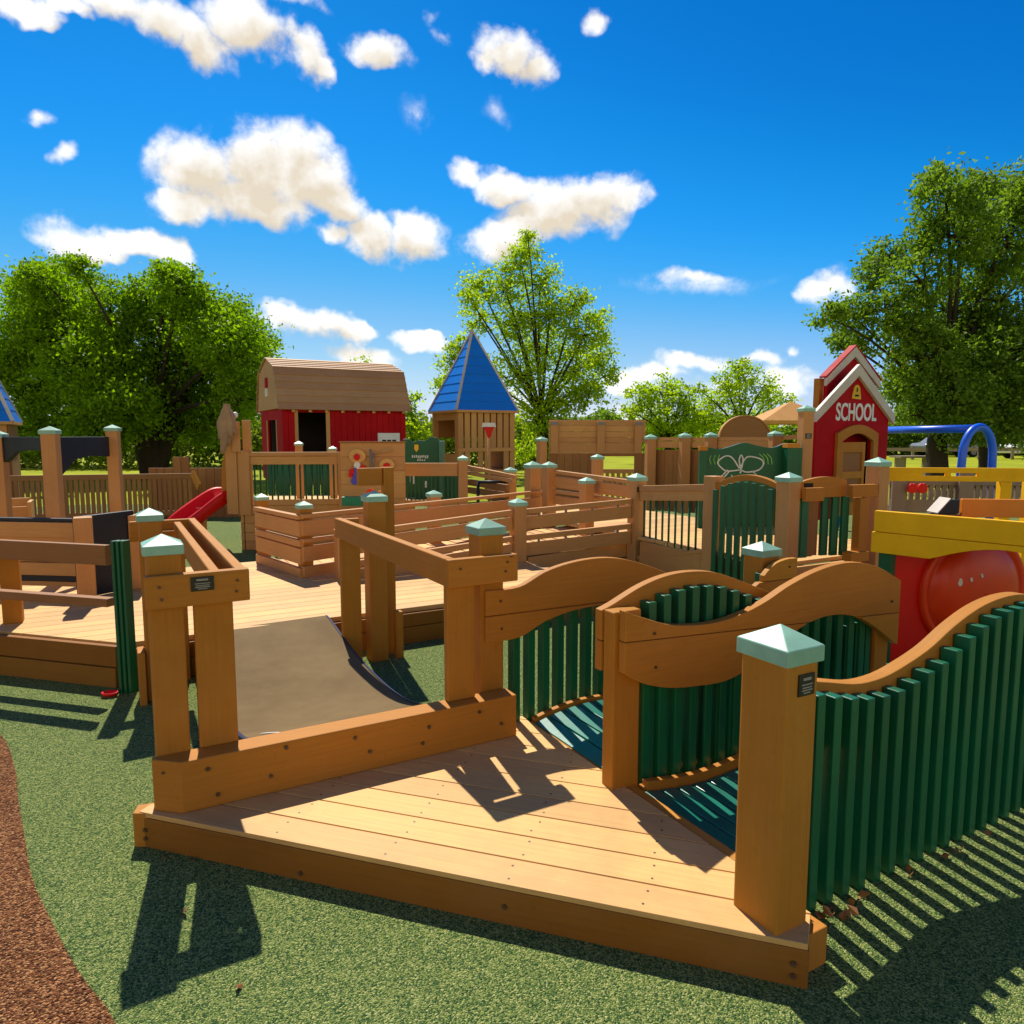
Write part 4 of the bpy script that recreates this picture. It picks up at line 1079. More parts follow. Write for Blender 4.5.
for k in range(n):
    s = .14 + (Lb - .3) * k / (n - 1); mb.tube([FT.p(s, .03, HB + .08), FT.p(s, .03, zr - .165)], .012, 6)
mb.build('baluster_panel', M['panelgreen'], t)
mb = MB(); mb.fbox(FT, -.06, .09, -.03, -.002, HB - .12, pz(c, 451)); mb.fbox(FT, .0, .10, .041, .12, HB, pz(c, 420)); mb.build('corner_post', M['far'], t, .004)
mb = MB(); mb.fbox(FT, -.20, -.062, -.05, .09, HB - .1, pz(c, 422)); mb.build('corner_post', M['far'], t, .004)
mb = MB(); mb.fbox(FT, -.10, .0, -.09, -.051, pz(c, 452), pz(c, 422)); mb.build('block', M['far'], t, .004)
mb = MB(); mb.fbox(FT, Lb - .10, Lb + .02, -.03, .06, HB * .6, zr); mb.build('post', M['far'], t, .004)
for u, v in ((300, 441), (333.5, 446)):
    P_ = yp(u, 480, 10.2); post(t, fr_of(P_, 10), (0, 0), HB, pz(P_, v), .12)
mb = MB(); q = FT.p(-.08, .05, pz(c, 415)); n = 16
for i in range(7): pass
rows = []
for i in range(9):
    th = math.pi * i / 8
    rows.append([q + Vector((.04 * math.sin(th) * math.cos(2 * math.pi * k / n), .04 * math.sin(th) * math.sin(2 * math.pi * k / n), -.04 * math.cos(th))) for k in range(n)])
mb.grid(rows, closed=True); mb.build('ball_finial', M['white'], t)
# folded canvas hung on the post
q = FT.p(-.13, -.12, 0)
t = thing('folded_canvas', 'crumpled tan canvas sail gathered and hung on the tower corner post', 'canvas', q)
zt = pz(q, 404); mb = MB(); rc = random.Random(2)
for k, (dx, ln_, w0) in enumerate(((-.10, .42, .035), (-.05, .60, .045), (.0, .50, .05), (.05, .40, .04), (.085, .34, .03))):
    rows = []
    for i in range(15):
        f_ = i / 14
        x = dx * (f_ ** .6) + .012 * math.sin(f_ * 9 + k); w = w0 * (.35 + 1.0 * math.sin(math.pi * min(1, .1 + f_ * .8)))
        rows.append([q + Vector((x + w * math.cos(a_) * (1 + .2 * math.sin(3 * a_ + f_ * 4 + k)), -.03 - .02 * (k % 2) + .6 * w * math.sin(a_), zt - f_ * ln_ + .03 * math.cos(a_ + k) * f_)) for a_ in frange(0, 2 * math.pi, 14)[:-1]])
    mb.grid([r[::-1] for r in rows], closed=True); mb.face(rows[-1][::-1]); mb.face(rows[0])
mb.build('cloth', M['canvas'], t)
# orange side board of tower
q2 = FT.p(-.30, .08, 0); mb = MB()
mb.prism([(0, pz(q2, 500)), (.16, pz(q2, 500)), (.16, pz(q2, 425)), (.09, pz(q2, 440)), (.02, pz(q2, 468))], (0, .05, 0), (1, 0, 0), (0, 0, 1), (q2.x, q2.y, 0))
t_ = thing('slide_hood', 'orange lit timber side board beside the top of the red slide', 'board', q2); mb.build('board', M['board'], t_, .004)

# red slide
t = thing('red_slide', 'short red plastic slide leading down left from the timber tower', 'slide', yp(190, 540, 9.3))
path = []
for u, v, Y in ((230, 500, 9.55), (222, 498, 9.5), (212, 503, 9.4), (198, 513, 9.25), (180, 527, 9.05), (165, 540, 8.9), (152, 549, 8.75), (140, 553, 8.6)): path.append(yp(u, v, Y))
rows = []
pr = [(-.30, .13), (-.27, .15), (-.23, .13), (-.20, 0), (0, -.03), (.20, 0), (.23, .13), (.27, .15), (.30, .13), (.28, -.06), (0, -.1), (-.28, -.06)]
P5 = []
for k in range((len(path) - 1) * 4 + 1):
    i = k / 4; P5.append(Vector([cat([(j, p[c_]) for j, p in enumerate(path)], i) for c_ in range(3)]))
for i, p in enumerate(P5):
    d = (P5[min(i + 1, len(P5) - 1)] - P5[max(i - 1, 0)]); d.z = 0; d.normalize(); sd_ = Vector((-d.y, d.x, 0))
    rows.append([p + sd_ * x * .8 + Vector((0, 0, y * .9)) for x, y in pr])
mb = MB(); mb.grid([r[::-1] for r in rows], closed=True); mb.build('chute', M['redp'], t)
q = yp(200, 540, 9.4); mb = MB(); mb.box(q.x - .06, q.x + .06, q.y, q.y + .1, 0, .55); mb.build('leg', M['far'], t)

# far left fence, stockade behind
t = thing('baluster_fence', 'long brown baluster fence in front of the big left tree', 'fence', yp(110, 515, 12))
FF, LL = picket(t, yp(-30, 515, 11.5), yp(194, 515, 12.4), .12, pz(yp(100, 500, 12), 474.5), 42, .055, mat='farbrown')
t = thing('stockade_wall', 'dark brown stockade boards with raised tops between fence and slide', 'fence', yp(200, 490, 13))
mb = MB()
for i in range(11):
    P_ = yp(150 + i * 8.2, 500, 13.0); hh = pz(P_, 468)
    if i in (3, 4): hh = pz(P_, 457)
    if i > 8: hh = pz(P_, 462)
    mb.box(P_.x, P_.x + .14, P_.y, P_.y + .05, 0, hh)
mb.build('boards', M['farbrown'], t)
mb = MB(); P_ = yp(196, 480, 12.2); mb.hexa((P_.x, P_.y, P_.z), Vector((.035, 0, .1)).normalized() * .05 + Vector((.06, 0, 0)) * 0, (0, .05, 0), Vector((.05, 0, -.12))); 
tag(mb.build('leaning_board', M['board'], loc=P_), 'short pale board leaning against the dark stockade wall', 'board')

# ---------------------------------------------------------------- BARN
BA = 29.2
c = yp(283, 450, 13.0); FBn = Frame((c.x, c.y), BA)
Lb, Wb = 2.36, 2.05
Ba, Bb = Vector((FBn.a.x, FBn.a.y, 0)), Vector((FBn.b.x, FBn.b.y, 0))
ze = pz(c, 408); zr = pz(FBn.p(0, Wb / 2), 358.5)
HBn = .62
t = thing('toy_barn', 'red toy barn with a rounded tan plank roof and dark open doorway', 'playhouse', FBn.p(Lb / 2, Wb / 2, 0))
mb = MB()
def wallstrip(mb, s0, s1, z0, z1, tt=0):
    n = max(1, int((s1 - s0) / .12 + .5))
    for k in range(n): mb.fbox(FBn, s0 + (s1 - s0) * k / n + .004, s0 + (s1 - s0) * (k + 1) / n, tt, tt + .04, z0, z1)
wallstrip(mb, 0, .22, HBn, ze); wallstrip(mb, .84, Lb, HBn, ze); wallstrip(mb, .22, .84, ze - .07, ze)
mb.build('front_wall', M['red'], t, .004)
mb = MB(); mb.fbox(FBn, .22, .28, -.03, -.001, HBn, ze - .03); mb.fbox(FBn, .79, .86, -.03, -.001, HBn, ze - .03); mb.build('door_frame', M['far'], t, .003)
mb = MB(); mb.fbox(FBn, .002, .04, .045, .5, HBn, ze); mb.fbox(FBn, .002, .04, 1.35, Wb, HBn, ze); mb.fbox(FBn, .002, .04, .5, 1.35, ze - .2, ze); mb.build('end_wall', M['red'], t, .004)
mb = MB(); mb.fbox(FBn, -.015, .001, .45, .5, HBn, ze - .2); mb.fbox(FBn, -.015, .001, 1.35, 1.4, HBn, ze - .2); mb.build('door_frame', M['far'], t, .003)
mb = MB(); mb.fbox(FBn, Lb - .04, Lb, .045, Wb, HBn, ze); mb.fbox(FBn, .05, Lb - .05, Wb - .04, Wb, HBn, ze); mb.fbox(FBn, .05, Lb - .05, .05, Wb - .05, HBn - .05, HBn); mb.build('rear_wall', M['red'], t)
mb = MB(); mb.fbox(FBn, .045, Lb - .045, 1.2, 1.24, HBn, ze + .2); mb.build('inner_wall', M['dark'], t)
# gambrel roof as lapped boards on the rounded profile
hR = zr - ze
knee = (.27, ze + hR * .76)
full = [(-.09, ze - .03), knee, (Wb / 2, ze + hR), (Wb - .27, ze + hR * .76), (Wb + .09, ze - .03)]
mb = MB()
for (a_, b_, n_) in ((full[0], full[1], 6), (full[1], full[2], 5), (full[3], full[2], 5), (full[4], full[3], 6)):
    for k in range(n_):
        y0, z0 = a_[0] + (b_[0] - a_[0]) * k / n_, a_[1] + (b_[1] - a_[1]) * k / n_
        y1, z1 = a_[0] + (b_[0] - a_[0]) * (k + 1) / n_, a_[1] + (b_[1] - a_[1]) * (k + 1) / n_
        p0, p1 = FBn.p(-.08, y0, z0), FBn.p(-.08, y1, z1); d = p1 - p0; nrm = Ba.cross(d).normalized()
        if nrm.z < 0 or (abs(nrm.z) < .3 and (nrm.dot(Bb) > 0) == (y0 < Wb / 2)): nrm = -nrm
        d2 = (d - nrm * .016)
        mb.hexa((p0 + p1) / 2 + Ba * (Lb + .16) / 2 + nrm * .012, Ba * (Lb + .16) / 2, d2 * .53, nrm * .010)
mb.build('roof', M['farroof'], t, .004)
mb = MB(); mb.prism([(y, z - .02) for y, z in full[1:-1]] + [(Wb - .02, ze - .005), (.02, ze - .005)], Ba * .03, Bb, (0, 0, 1), FBn.p(-.05, 0)); ge = mb.build('gable_end', M['far'], t)
mb = MB(); mb.fbox(FBn, -.075, -.052, .93, 1.12, ze + .42, ze + .6); mb.build('loft_sign', M['red'], ge); mb = MB(); mb.fbox(FBn, -.078, -.052, .95, 1.1, ze + .25, ze + .40); mb.build('loft_hatch', M['white'], ge)
mb = MB(); mb.prism([(y, z - .02) for y, z in full[1:-1]] + [(Wb - .02, ze - .005), (.02, ze - .005)], Ba * -.03, Bb, (0, 0, 1), FBn.p(Lb + .05, 0)); mb.build('gable_end', M['far'], t)
mb = MB()
for k in range(8):
    q = FBn.p(.2 + k * .3, -.06, ze - .05); mb.box(q.x - .025, q.x + .025, q.y - .03, q.y + .03, q.z - .02, q.z + .02)
mb.build('rafter_ends', M['far'], t)
# white window of the barn
q = FBn.p(1.78, -.03, 0); 
zA, zB = pz(q, 433), pz(q, 452)
mb = MB(); mb.fbox(FBn, 1.78, 2.22, -.04, -.001, zB, zA); w_ = mb.build('window', M['white'], t, .003)
mb = MB(); mb.fbox(FBn, 1.86, 2.14, -.045, -.0405, zB + .03, zA - .13); mb.build('pane', M['dark'], w_)
for x in (1.95, 2.05): mb = MB(); mb.fbox(FBn, x - .008, x + .008, -.049, -.0455, zB + .03, zA - .13); mb.build('sash_bar', M['white'], w_)

# ---------------------------------------------------------------- toy panel with painted discs
a, b = yp(341, 480, 8.9), yp(405, 480, 8.9); FTy = Frame((a.x, a.y), 2); L = (b - a).length
z1, z0 = pz(a, 443), pz(a, 512)
t = thing('activity_wall', 'timber activity panel with round orange and red spinners and dangling blue toy', 'panel', (a + b) / 2)
mb = MB()
for k in range(5): mb.fbox(FTy, 0, L, 0, .04, z0 + (z1 - z0) * k / 5 + .003, z0 + (z1 - z0) * (k + 1) / 5)
mb.build('boards', M['far'], t, .003)
mb = MB(); mb.fbox(FTy, -.01, L + .01, -.015, .055, z1, z1 + .02); mb.build('ledge', M['farbrown'], t)
def disc_at(u, v, r, mat, name, off=.02, rx=1.0, par=t):
    P_ = yp(u, v, 8.9); s = (P_ - a).dot(Vector((FTy.a.x, FTy.a.y, 0)))
    mb = MB(); mb.disc(FTy.p(s, -.001 - off + .02, pz(FTy.p(s, 0), v)), Vector((-FTy.b.x, -FTy.b.y, 0)), r, off, 24, rx); return mb.build(name, M[mat], par)
s1 = disc_at(357.5, 456, .085, 'facelight', 'spinner', .025, 1.2); disc_at(357.5, 457, .042, 'redp', 'spinner_centre', .045, .85, s1)
s2 = disc_at(387, 465, .08, 'facelight', 'spinner', .025, 1.15); disc_at(387, 466, .042, 'redp', 'spinner_centre', .045, 1.0, s2)
for u, v, r, m_ in ((357.5, 465, .04, 'white'), (356.5, 470, .03, 'bluebead'), (355.5, 475, .035, 'bluebead'), (355, 481, .045, 'bluebead'), (352.5, 471, .035, 'redp'), (363, 468, .04, 'redp'), (351.5, 474.5, .035, 'redp')):
    disc_at(u, v, r, m_, 'bead', .03)
for u, v0, v1 in ((371, 449, 470), (374, 453, 470)):
    P_ = yp(u, 460, 8.9); mb = MB(); mb.tube([(P_.x, P_.y - .03, pz(P_, v1)), (P_.x, P_.y - .03, pz(P_, v0))], .012, 8); mb.build('pipe', M['metal'], t)
P_ = yp(384, 451, 8.9); mb = MB(); mb.tube([(P_.x - .12, P_.y - .03, pz(P_, 453)), (P_.x + .12, P_.y - .03, pz(P_, 450.5))], .009, 8); mb.build('pipe', M['far'], t)
P_ = yp(352, 502, 8.6); mb = MB(); mb.box(P_.x - .125, P_.x + .125, P_.y, P_.y + .12, pz(P_, 506), pz(P_, 497))
tag(mb.build('toy_tray', M['jade'], bevel=.004, loc=P_), 'small jade green tray box below the activity panel', 'tray')
P_ = yp(375, 498, 8.2); t = thing('bead_toy', 'orange and yellow bead toy half hidden behind the tall uncapped post', 'toy', P_)
for u, v, r, m_ in ((371, 493, .05, 'orange'), (370, 501, .055, 'gold'), (380, 495, .05, 'orangeboard'), (377, 503, .05, 'jade')):
    q = yp(u, v, 8.2); mb = MB(); mb.disc(q, (0, -1, 0), r, .04, 20); mb.build('bead', M[m_], t)

# railing right of the panel, green booth panels behind
a, b = yp(405, 480, 9.4), yp(458, 480, 9.4)
t = thing('baluster_railing', 'timber railing with fine balusters in front of the green booth', 'railing', (a + b) / 2)
picket(t, a, b, pz(a, 506), pz(a, 463), 13, .018, rail=(.17, .07), mat='far', balmat='panelgreen', th=.018)
P_ = yp(463, 480, 9.4); post(t, fr_of(P_, 6), (0, 0), .3, pz(P_, 455), .145)
a = yp(402, 470, 10.6); b = yp(440, 470, 10.6); L = (b - a).length
t = thing('green_booth', 'dark green scalloped booth board with a pale crest above the railing', 'panel', (a + b) / 2)
zt = pz(a, 439)
mb = MB(); mb.prism([(0, .5), (L + .3, .5), (L + .3, pz(a, 470)), (L, pz(a, 465)), (L, zt - .02), (L - .05, zt + .02), (L - .13, zt + .03), (L - .2, zt - .02), (L * .6, zt - .03), (L * .45, zt - .02), (L * .3, zt - .05), (L * .2, zt), (.02, zt)], (0, .05, 0), (1, 0, 0), (0, 0, 1), (a.x, a.y, 0)); bo = mb.build('board', M['panelgreen'], t, .003)
mb = MB(); mb.box(b.x, b.x + .05, b.y - .12, b.y + .3, .5, zt - .03); mb.build('side_board', M['teal'], t, .003)
q = yp(416.5, 448, 10.6); mb = MB(); mb.prism([(-.03, .05), (.03, .05), (.03, -.02), (0, -.06), (-.03, -.02)], (0, -.012, 0), (1, 0, 0), (0, 0, 1), (q.x, q.y - .001, q.z)); mb.build('crest', M['gold'], bo)
mb = MB()
random.seed(3)
for i in range(9):
    q = yp(412.5 + i * 1.9, 456.5 + random.uniform(-.4, .4), 10.6); mb.box(q.x - .008, q.x + .008, q.y - .006, q.y - .001, q.z - random.uniform(.015, .03), q.z + .018)
for i in range(4):
    q = yp(418 + i * 2.2, 460, 10.6); mb.box(q.x - .011, q.x + .008, q.y - .006, q.y - .001, q.z - .012, q.z + .01)
mb.build('lettering', M['chalk'], bo)
mb = MB()
for u, v, l in ((411, 478, .10), (414, 479, .12), (426, 484, .09)):
    q = yp(u, v, 10.6); mb.box(q.x - .015, q.x + .012, q.y - .006, q.y - .001, q.z - l * .6, q.z + l * .5)
mb.build('mark', M['chalk'], bo)
# green booth behind the balcony
a = yp(252, 480, 11.4); t = thing('green_booth', 'plain green board wall seen through the balcony balusters below the barn', 'panel', a)
mb = MB()
for k in range(10):
    q = yp(268 + k * 7.5, 480, 11.2); mb.box(q.x, q.x + .105, q.y, q.y + .03, .45, pz(q, 458))
mb.build('boards', M['panelgreen'], t, .003)
# ramp rails near the tower
t = thing('handrail', 'low dark metal handrail with sloping timber rails between booth and blue roofed tower', 'handrail', yp(500, 490, 10.5))
for (u0, v0, u1, v1, h, m_) in ((468, 467, 516, 477, .05, 'far'), (468, 473, 514, 481, .05, 'far'), (468, 482, 508, 488, .09, 'farbrown'), (468, 490, 505, 495, .09, 'farbrown')):
    A_, B_ = yp(u0, v0, 10.8), yp(u1, v1, 9.6); mb = MB(); mb.board(A_, B_, h, .05); mb.build('rail', M[m_], t)
A_, B_ = yp(478, 482, 9.9), yp(505, 482, 9.9)
mb = MB(); mb.tube([A_, B_], .022, 8); mb.tube([B_, (B_.x, B_.y, .4)], .022, 8); mb.tube([A_, (A_.x, A_.y, .4)], .022, 8); mb.build('metal_bar', M['black'], t)
P_ = yp(510.5, 480, 9.9); post(t, fr_of(P_), (0, 0), .2, pz(P_, 467), .15)
for k, (u, v) in enumerate(((522, 480), (440, 490))):
    pass

# ---------------------------------------------------------------- blue roofed towers
def blue_tower(c, side, z0, ze, za, label):
    F = Frame((c[0], c[1]), A0)
    t = thing('blue_roof_tower', label, 'play tower', F.p(side / 2, side / 2, 0), 'blue roofed play towers')
    mb = MB()
    x = 0
    while x < side - .02:
        mb.fbox(F, x + .006, min(side, x + .125), 0, .035, z0 + .45 if (.18 < x < .45 or .70 < x < 1.0) else z0, ze)
        x += .155
    mb.fbox(F, .0, side, -.03, -.001, z0 + .40, z0 + .48)
    mb.build('slat_wall', M['far'], t, .003)
    mb = MB(); mb.fbox(F, 0, .12, .037, .16, 0, ze); mb.build('corner_post', M['far'], t, .003)
    mb = MB(); mb.fbox(F, 0, .1, side - .12, side, 0, ze); mb.build('corner_post', M['far'], t, .003)
    for za_, zb_ in ((ze - .2, ze), (z0, z0 + .35)):
        mb = MB(); mb.fbox(F, 0.02, .06, .165, side - .125, za_, zb_); mb.build('side_board', M['far'], t, .003)
    mb = MB(); mb.fbox(F, side - .05, side, .04, side, 0, ze); mb.fbox(F, .12, side - .06, side - .05, side, z0 + .7, ze); mb.build('rear_boards', M['farbrown'], t, .003)
    mb = MB(); mb.fbox(F, .13, side - .06, .05, side - .06, z0 - .05, z0); mb.build('floor', M['far'], t)
    o_ = .06
    cs = [F.p(-o_, -o_, ze), F.p(side + o_, -o_, ze), F.p(side + o_, side + o_, ze), F.p(-o_, side + o_, ze)]; ap = F.p(side / 2, side / 2, za)
    mb = MB()
    for i in range(4):
        p, q = cs[i], cs[(i + 1) % 4]
        for k in range(9):
            f0, f1 = k / 9, (k + 1) / 9
            n_ = (q - p).cross(ap - p).normalized() * .012
            a_, b_, c_, d_ = p.lerp(ap, f0), q.lerp(ap, f0), q.lerp(ap, f1), p.lerp(ap, f1)
            mb.face([a_ + n_, b_ + n_, c_, d_])
            mb.face([p.lerp(ap, f0), q.lerp(ap, f0), b_ + n_, a_ + n_])
    mb.face([x_ - Vector((0, 0, .002)) for x_ in cs][::-1])
    rf = mb.build('roof', M['blue'], t)
    mb = MB()
    for p in cs: mb.board(p + Vector((0, 0, .01)), ap + Vector((0, 0, .02)), .03, .05)
    mb.build('hip_trim', M['trim'], rf)
    mb = MB()
    for i in range(4): mb.board(cs[i] - Vector((0, 0, .02)), cs[(i + 1) % 4] - Vector((0, 0, .02)), .05, .03)
    mb.build('eave_board', M['far'], rf)
    return t, F
c = yp(458, 440, 15.0)
tw, FW_ = blue_tower(c, 1.36, .75, pz(c, 410), 3.76, 'square slatted timber tower with a tall pointed blue roof beside the airy tree')
q = yp(489, 432, 14.2); t = thing('hoop', 'small red and white basketball style hoop net on a pole before the blue roofed tower', 'hoop', q)
mb = MB(); mb.prism([(-.11, .12), (.11, .12), (.02, -.12), (-.02, -.12)], (0, .02, 0), (1, 0, 0), (0, 0, 1), q); mb.build('net', M['redp'], t)
mb = MB(); mb.prism([(-.14, .1), (.14, .1), (.12, .18), (-.12, .18)], (0, -.05, 0), (1, 0, 0), (0, 0, 1), q); mb.build('rim', M['white'], t)
mb = MB(); mb.tube([(q.x, q.y + .05, 0), (q.x, q.y + .05, q.z + .1)], .03, 8); mb.build('pole', M['far'], t)
c = yp(-12, 440, 11.5); blue_tower((c.x - 1.16, c.y, 0), 1.25, .8, pz(c, 421), 3.55, 'timber tower with a pointed blue roof cut off by the left edge')

# tan canopy far right of centre
c = yp(787, 420, 22)
t = thing('shade_canopy', 'tan pyramid shade canopy on posts beyond the screen wall', 'canopy', (c.x, c.y, 0))
zt, ze_ = pz(c, 403), pz(c, 421)
cs = [Vector((c.x + x, c.y + y, ze_)) for x, y in ((-1.1, -1.1), (1.2, -.9), (1.3, 1.1), (-1.0, 1.1))]; ap = Vector((c.x + .1, c.y, zt + .05))
mb = MB()
for i in range(4): mb.face([cs[i], cs[(i + 1) % 4], ap])
for i in range(4): mb.face([cs[(i + 1) % 4], cs[i], cs[i] - Vector((0, 0, .1)), cs[(i + 1) % 4] - Vector((0, 0, .1))][::-1])
mb.build('roof_cloth', M['canopy'], t)
for p in cs: mb = MB(); mb.tube([(p.x * .98 + c.x * .02, p.y * .98 + c.y * .02, 0), (p.x * .98 + c.x * .02, p.y * .98 + c.y * .02, ze_ - .02)], .05, 8); mb.build('leg', M['far'], t)

# ---------------------------------------------------------------- cars
def car(P, rot, body, label, h=1.45):
    t = thing('parked_car', label, 'car', (P[0], P[1], 0), 'cars parked beyond the lawn')
    pr = [(-2.15, .35), (-2.2, .75), (-2.05, .92), (-1.45, 1.0), (-.75, h - .02), (-.3, h + .03), (.5, h), (1.15, 1.02), (1.95, .86), (2.2, .7), (2.2, .35)]
    a = R(rot); X = Vector((math.cos(a), math.sin(a), 0)); Y = Vector((-math.sin(a), math.cos(a), 0)); O_ = Vector((P[0], P[1], 0))
    mb = MB(); mb.prism(pr, Y * 1.7, X, (0, 0, 1), O_ - Y * .85); mb.build('body', M[body], t, .06, 3)
    gl = [(-1.25, 1.03), (-.72, h - .08), (.42, h - .08), (.98, 1.03)]
    for o_, e_ in ((-.856, .004), (.852, .004)): mb = MB(); mb.prism(gl, Y * e_, X, (0, 0, 1), O_ + Y * o_); mb.build('window', M['glass'], t)
    for x in (-1.35, 1.35):
        for o_ in (-.87, .67):
            mb = MB(); mb.disc(O_ + X * x + Y * o_ + Vector((0, 0, .33)), Y, .33, .2, 20); w = mb.build('wheel', M['tyre'], t, .02)
            mb = MB(); mb.disc(O_ + X * x + Y * (o_ + (-.006 if o_ < 0 else .2)) + Vector((0, 0, .33)), Y, .2, .006, 16); mb.build('rim', M['metal'], w)
P_ = yp(946, 460, 50); car(P_, 4, 'carsilver', 'grey car with dark windows parked behind the blue arch', 1.5)
P_ = yp(1036, 462, 46); car(P_, 8, 'carwhite', 'white car at the right edge on the far lawn road', 1.5)

# ================================================================== TREES
import numpy as np
def leaves_np(centers, spread, per, size, seed):
    g = np.random.default_rng(seed)
    c = np.repeat(np.array(centers), per, 0); sp_ = np.repeat(np.array(spread), per)[:, None]
    n = len(c)
    c = c + g.normal(size=(n, 3)) * sp_ * np.array([1, 1, .75])
    nr = g.normal(size=(n, 3)); nr /= np.linalg.norm(nr, axis=1)[:, None]
    a = g.normal(size=(n, 3)); x = np.cross(nr, a); x /= np.linalg.norm(x, axis=1)[:, None] + 1e-9; y = np.cross(nr, x)
    l = size * g.uniform(.8, 1.5, (n, 1)); w = size * g.uniform(.5, .85, (n, 1)); b = nr * (w * .18)
    v = np.stack([c - x * l * .5, c + y * w * .5 + b - x * l * .08, c + x * l * .55, c - y * w * .5 + b - x * l * .08], 1).reshape(-1, 3)
    return v, n
def leaf_object(name, mat, v, n, parent=None):
    org = origin(parent) if parent else Vector((0, 0, 0))
    v = (v - np.array(org)).astype(np.float32)
    me = bpy.data.meshes.new(name); me.vertices.add(n * 4); me.loops.add(n * 4); me.polygons.add(n)
    me.vertices.foreach_set('co', v.ravel()); me.loops.foreach_set('vertex_index', np.arange(n * 4, dtype=np.int32))
    me.polygons.foreach_set('loop_start', np.arange(0, n * 4, 4, dtype=np.int32)); me.polygons.foreach_set('loop_total', np.full(n, 4, dtype=np.int32))
    me.materials.append(M[mat]); me.update(calc_edges=True); me.validate()
    o = bpy.data.objects.new(name, me); col.objects.link(o)
    if parent: o.parent = parent
    return o
def leaf_mesh(mb, c, size, rnd):
    a = rnd.uniform(0, 2 * math.pi); z = rnd.uniform(-1, 1); q = math.sqrt(1 - z * z)
    n = Vector((q * math.cos(a), q * math.sin(a), z))
    x = n.orthogonal().normalized(); x.rotate(Matrix.Rotation(rnd.uniform(0, 6.28), 3, n)); y = n.cross(x)
    l, w = size * rnd.uniform(.8, 1.5), size * rnd.uniform(.5, .85)
    i0 = len(mb[0]); b = n * (w * .35)
    mb[0].extend([c - x * l * .5, c + y * w * .5 + b * .5 - x * l * .08, c + x * l * .55, c - y * w * .5 + b * .5 - x * l * .08])
    mb[1].append((i0, i0 + 1, i0 + 2, i0 + 3))
def tree(name, label, base, lumps, trunk_r, fork_z, mat, leaf, per, seed, shell=.55, cat_='tree', group=None, twigs=3, kind_r=1.0, trunk_top=None, clus=None, stems=0):
    """lumps: (centre, radius) balls of foliage; leaves gather in small sprays inside each ball, limbs reach each ball"""
    rnd = random.Random(seed)
    t = thing(name, label, cat_, (base[0], base[1], 0), group)
    base = Vector((base[0], base[1], 0))
    mb = MB()
    top = trunk_top or (base + Vector((0, 0, fork_z)))
    mb.tube([base - Vector((0, 0, .1)), base + Vector((trunk_r * .1, 0, .25)), base.lerp(top, .5) + Vector((rnd.uniform(-.1, .1), 0, 0)), top], [trunk_r * 1.5, trunk_r * 1.1, trunk_r, trunk_r * .85], 12)
    for k in range(stems):
        a_ = k * 2.1 + .4; e_ = top + Vector((math.cos(a_) * 1.3, math.sin(a_) * .8, .5 + .3 * k))
        mb.tube([base + Vector((math.cos(a_) * .12, math.sin(a_) * .12, 0)), base.lerp(e_, .4) + Vector((0, 0, .35)), e_], [trunk_r * .9, trunk_r * .6, trunk_r * .4], 9)
    tk = mb.build('trunk', M['bark'], t)
    mb = MB(); SC = []; SS = []
    for c, r_ in lumps:
        c = Vector(c)
        k = 6; pts = []
        mid = top.lerp(c, .5) + Vector((rnd.uniform(-.3, .3), rnd.uniform(-.3, .3), (c - top).length * .12))
        for i in range(k + 1):
            u = i / k; pts.append((top * (1 - u) ** 2 + mid * 2 * u * (1 - u) + c * u * u))
        rr = trunk_r * .30 * min(1, r_ / 1.2 + .2)
        mb.tube(pts, [rr * (1 - .8 * i / k) + .012 for i in range(k + 1)], 7)
        nsp = int((clus or 22) * 3.0 * (r_ ** 2) * kind_r) + 5
        for j in range(nsp):
            d = Vector((rnd.gauss(0, 1), rnd.gauss(0, 1), rnd.gauss(0, 1))).normalized()
            f = (shell + (1 - shell) * rnd.random()) * (1 + .08 * rnd.gauss(0, 1))
            sc = c + Vector((d.x, d.y, d.z * .88)) * (r_ * f)
            if j % twigs == 0:
                mb.tube([c.lerp(sc, .05), c.lerp(sc, .6) + Vector((0, 0, -.05 * r_)), sc], [rr * .25 + .01, .014, .006], 4, cap=False)
            SC.append(tuple(sc)); SS.append(rnd.uniform(.10, .27) * (.5 + .5 * min(1.3, r_)))
    mb.build('limbs', M['bark'], t)
    v, n = leaves_np(SC, SS, per, leaf, seed)
    leaf_object('crown', mat, v, n, t)
    return t
def lump_px(lst, Y, depth, rnd, back=.5):
    out = []
    for u, v, r_ in lst:
        rm = r_ * Y / FOC
        dy = rnd.uniform(-depth, depth)
        out.append((yp(u, v, Y + dy), rm))
    return out
rnd = random.Random(11)
# left broad tree
Y = 24
L1 = [(40, 300, 36), (30, 345, 38), (75, 290, 34), (62, 335, 42), (110, 315, 40), (45, 385, 36), (95, 370, 44), (150, 350, 46), (150, 305, 30), (185, 320, 40), (178, 290, 26), (215, 325, 38), (235, 350, 38), (250, 375, 28), (200, 380, 42), (120, 405, 36), (60, 415, 34), (165, 410, 38), (225, 405, 32), (20, 400, 28), (25, 430, 24), (100, 430, 28), (195, 425, 24), (240, 400, 26), (170, 275, 16), (35, 275, 16), (80, 270, 14), (5, 360, 26)]
lm = lump_px(L1, Y, 2.2, rnd)
lm += [(CAM + (p - CAM) * 1.12, r_ * .95) for p, r_ in lm[::3]]
tree('broad_tree', 'broad dense green tree with a low round crown at left', yp(152, 470, Y), lm, .34, 1.7, 'leafA', .115, 42, 5, cat_='tree', clus=20, stems=5, shell=.6)
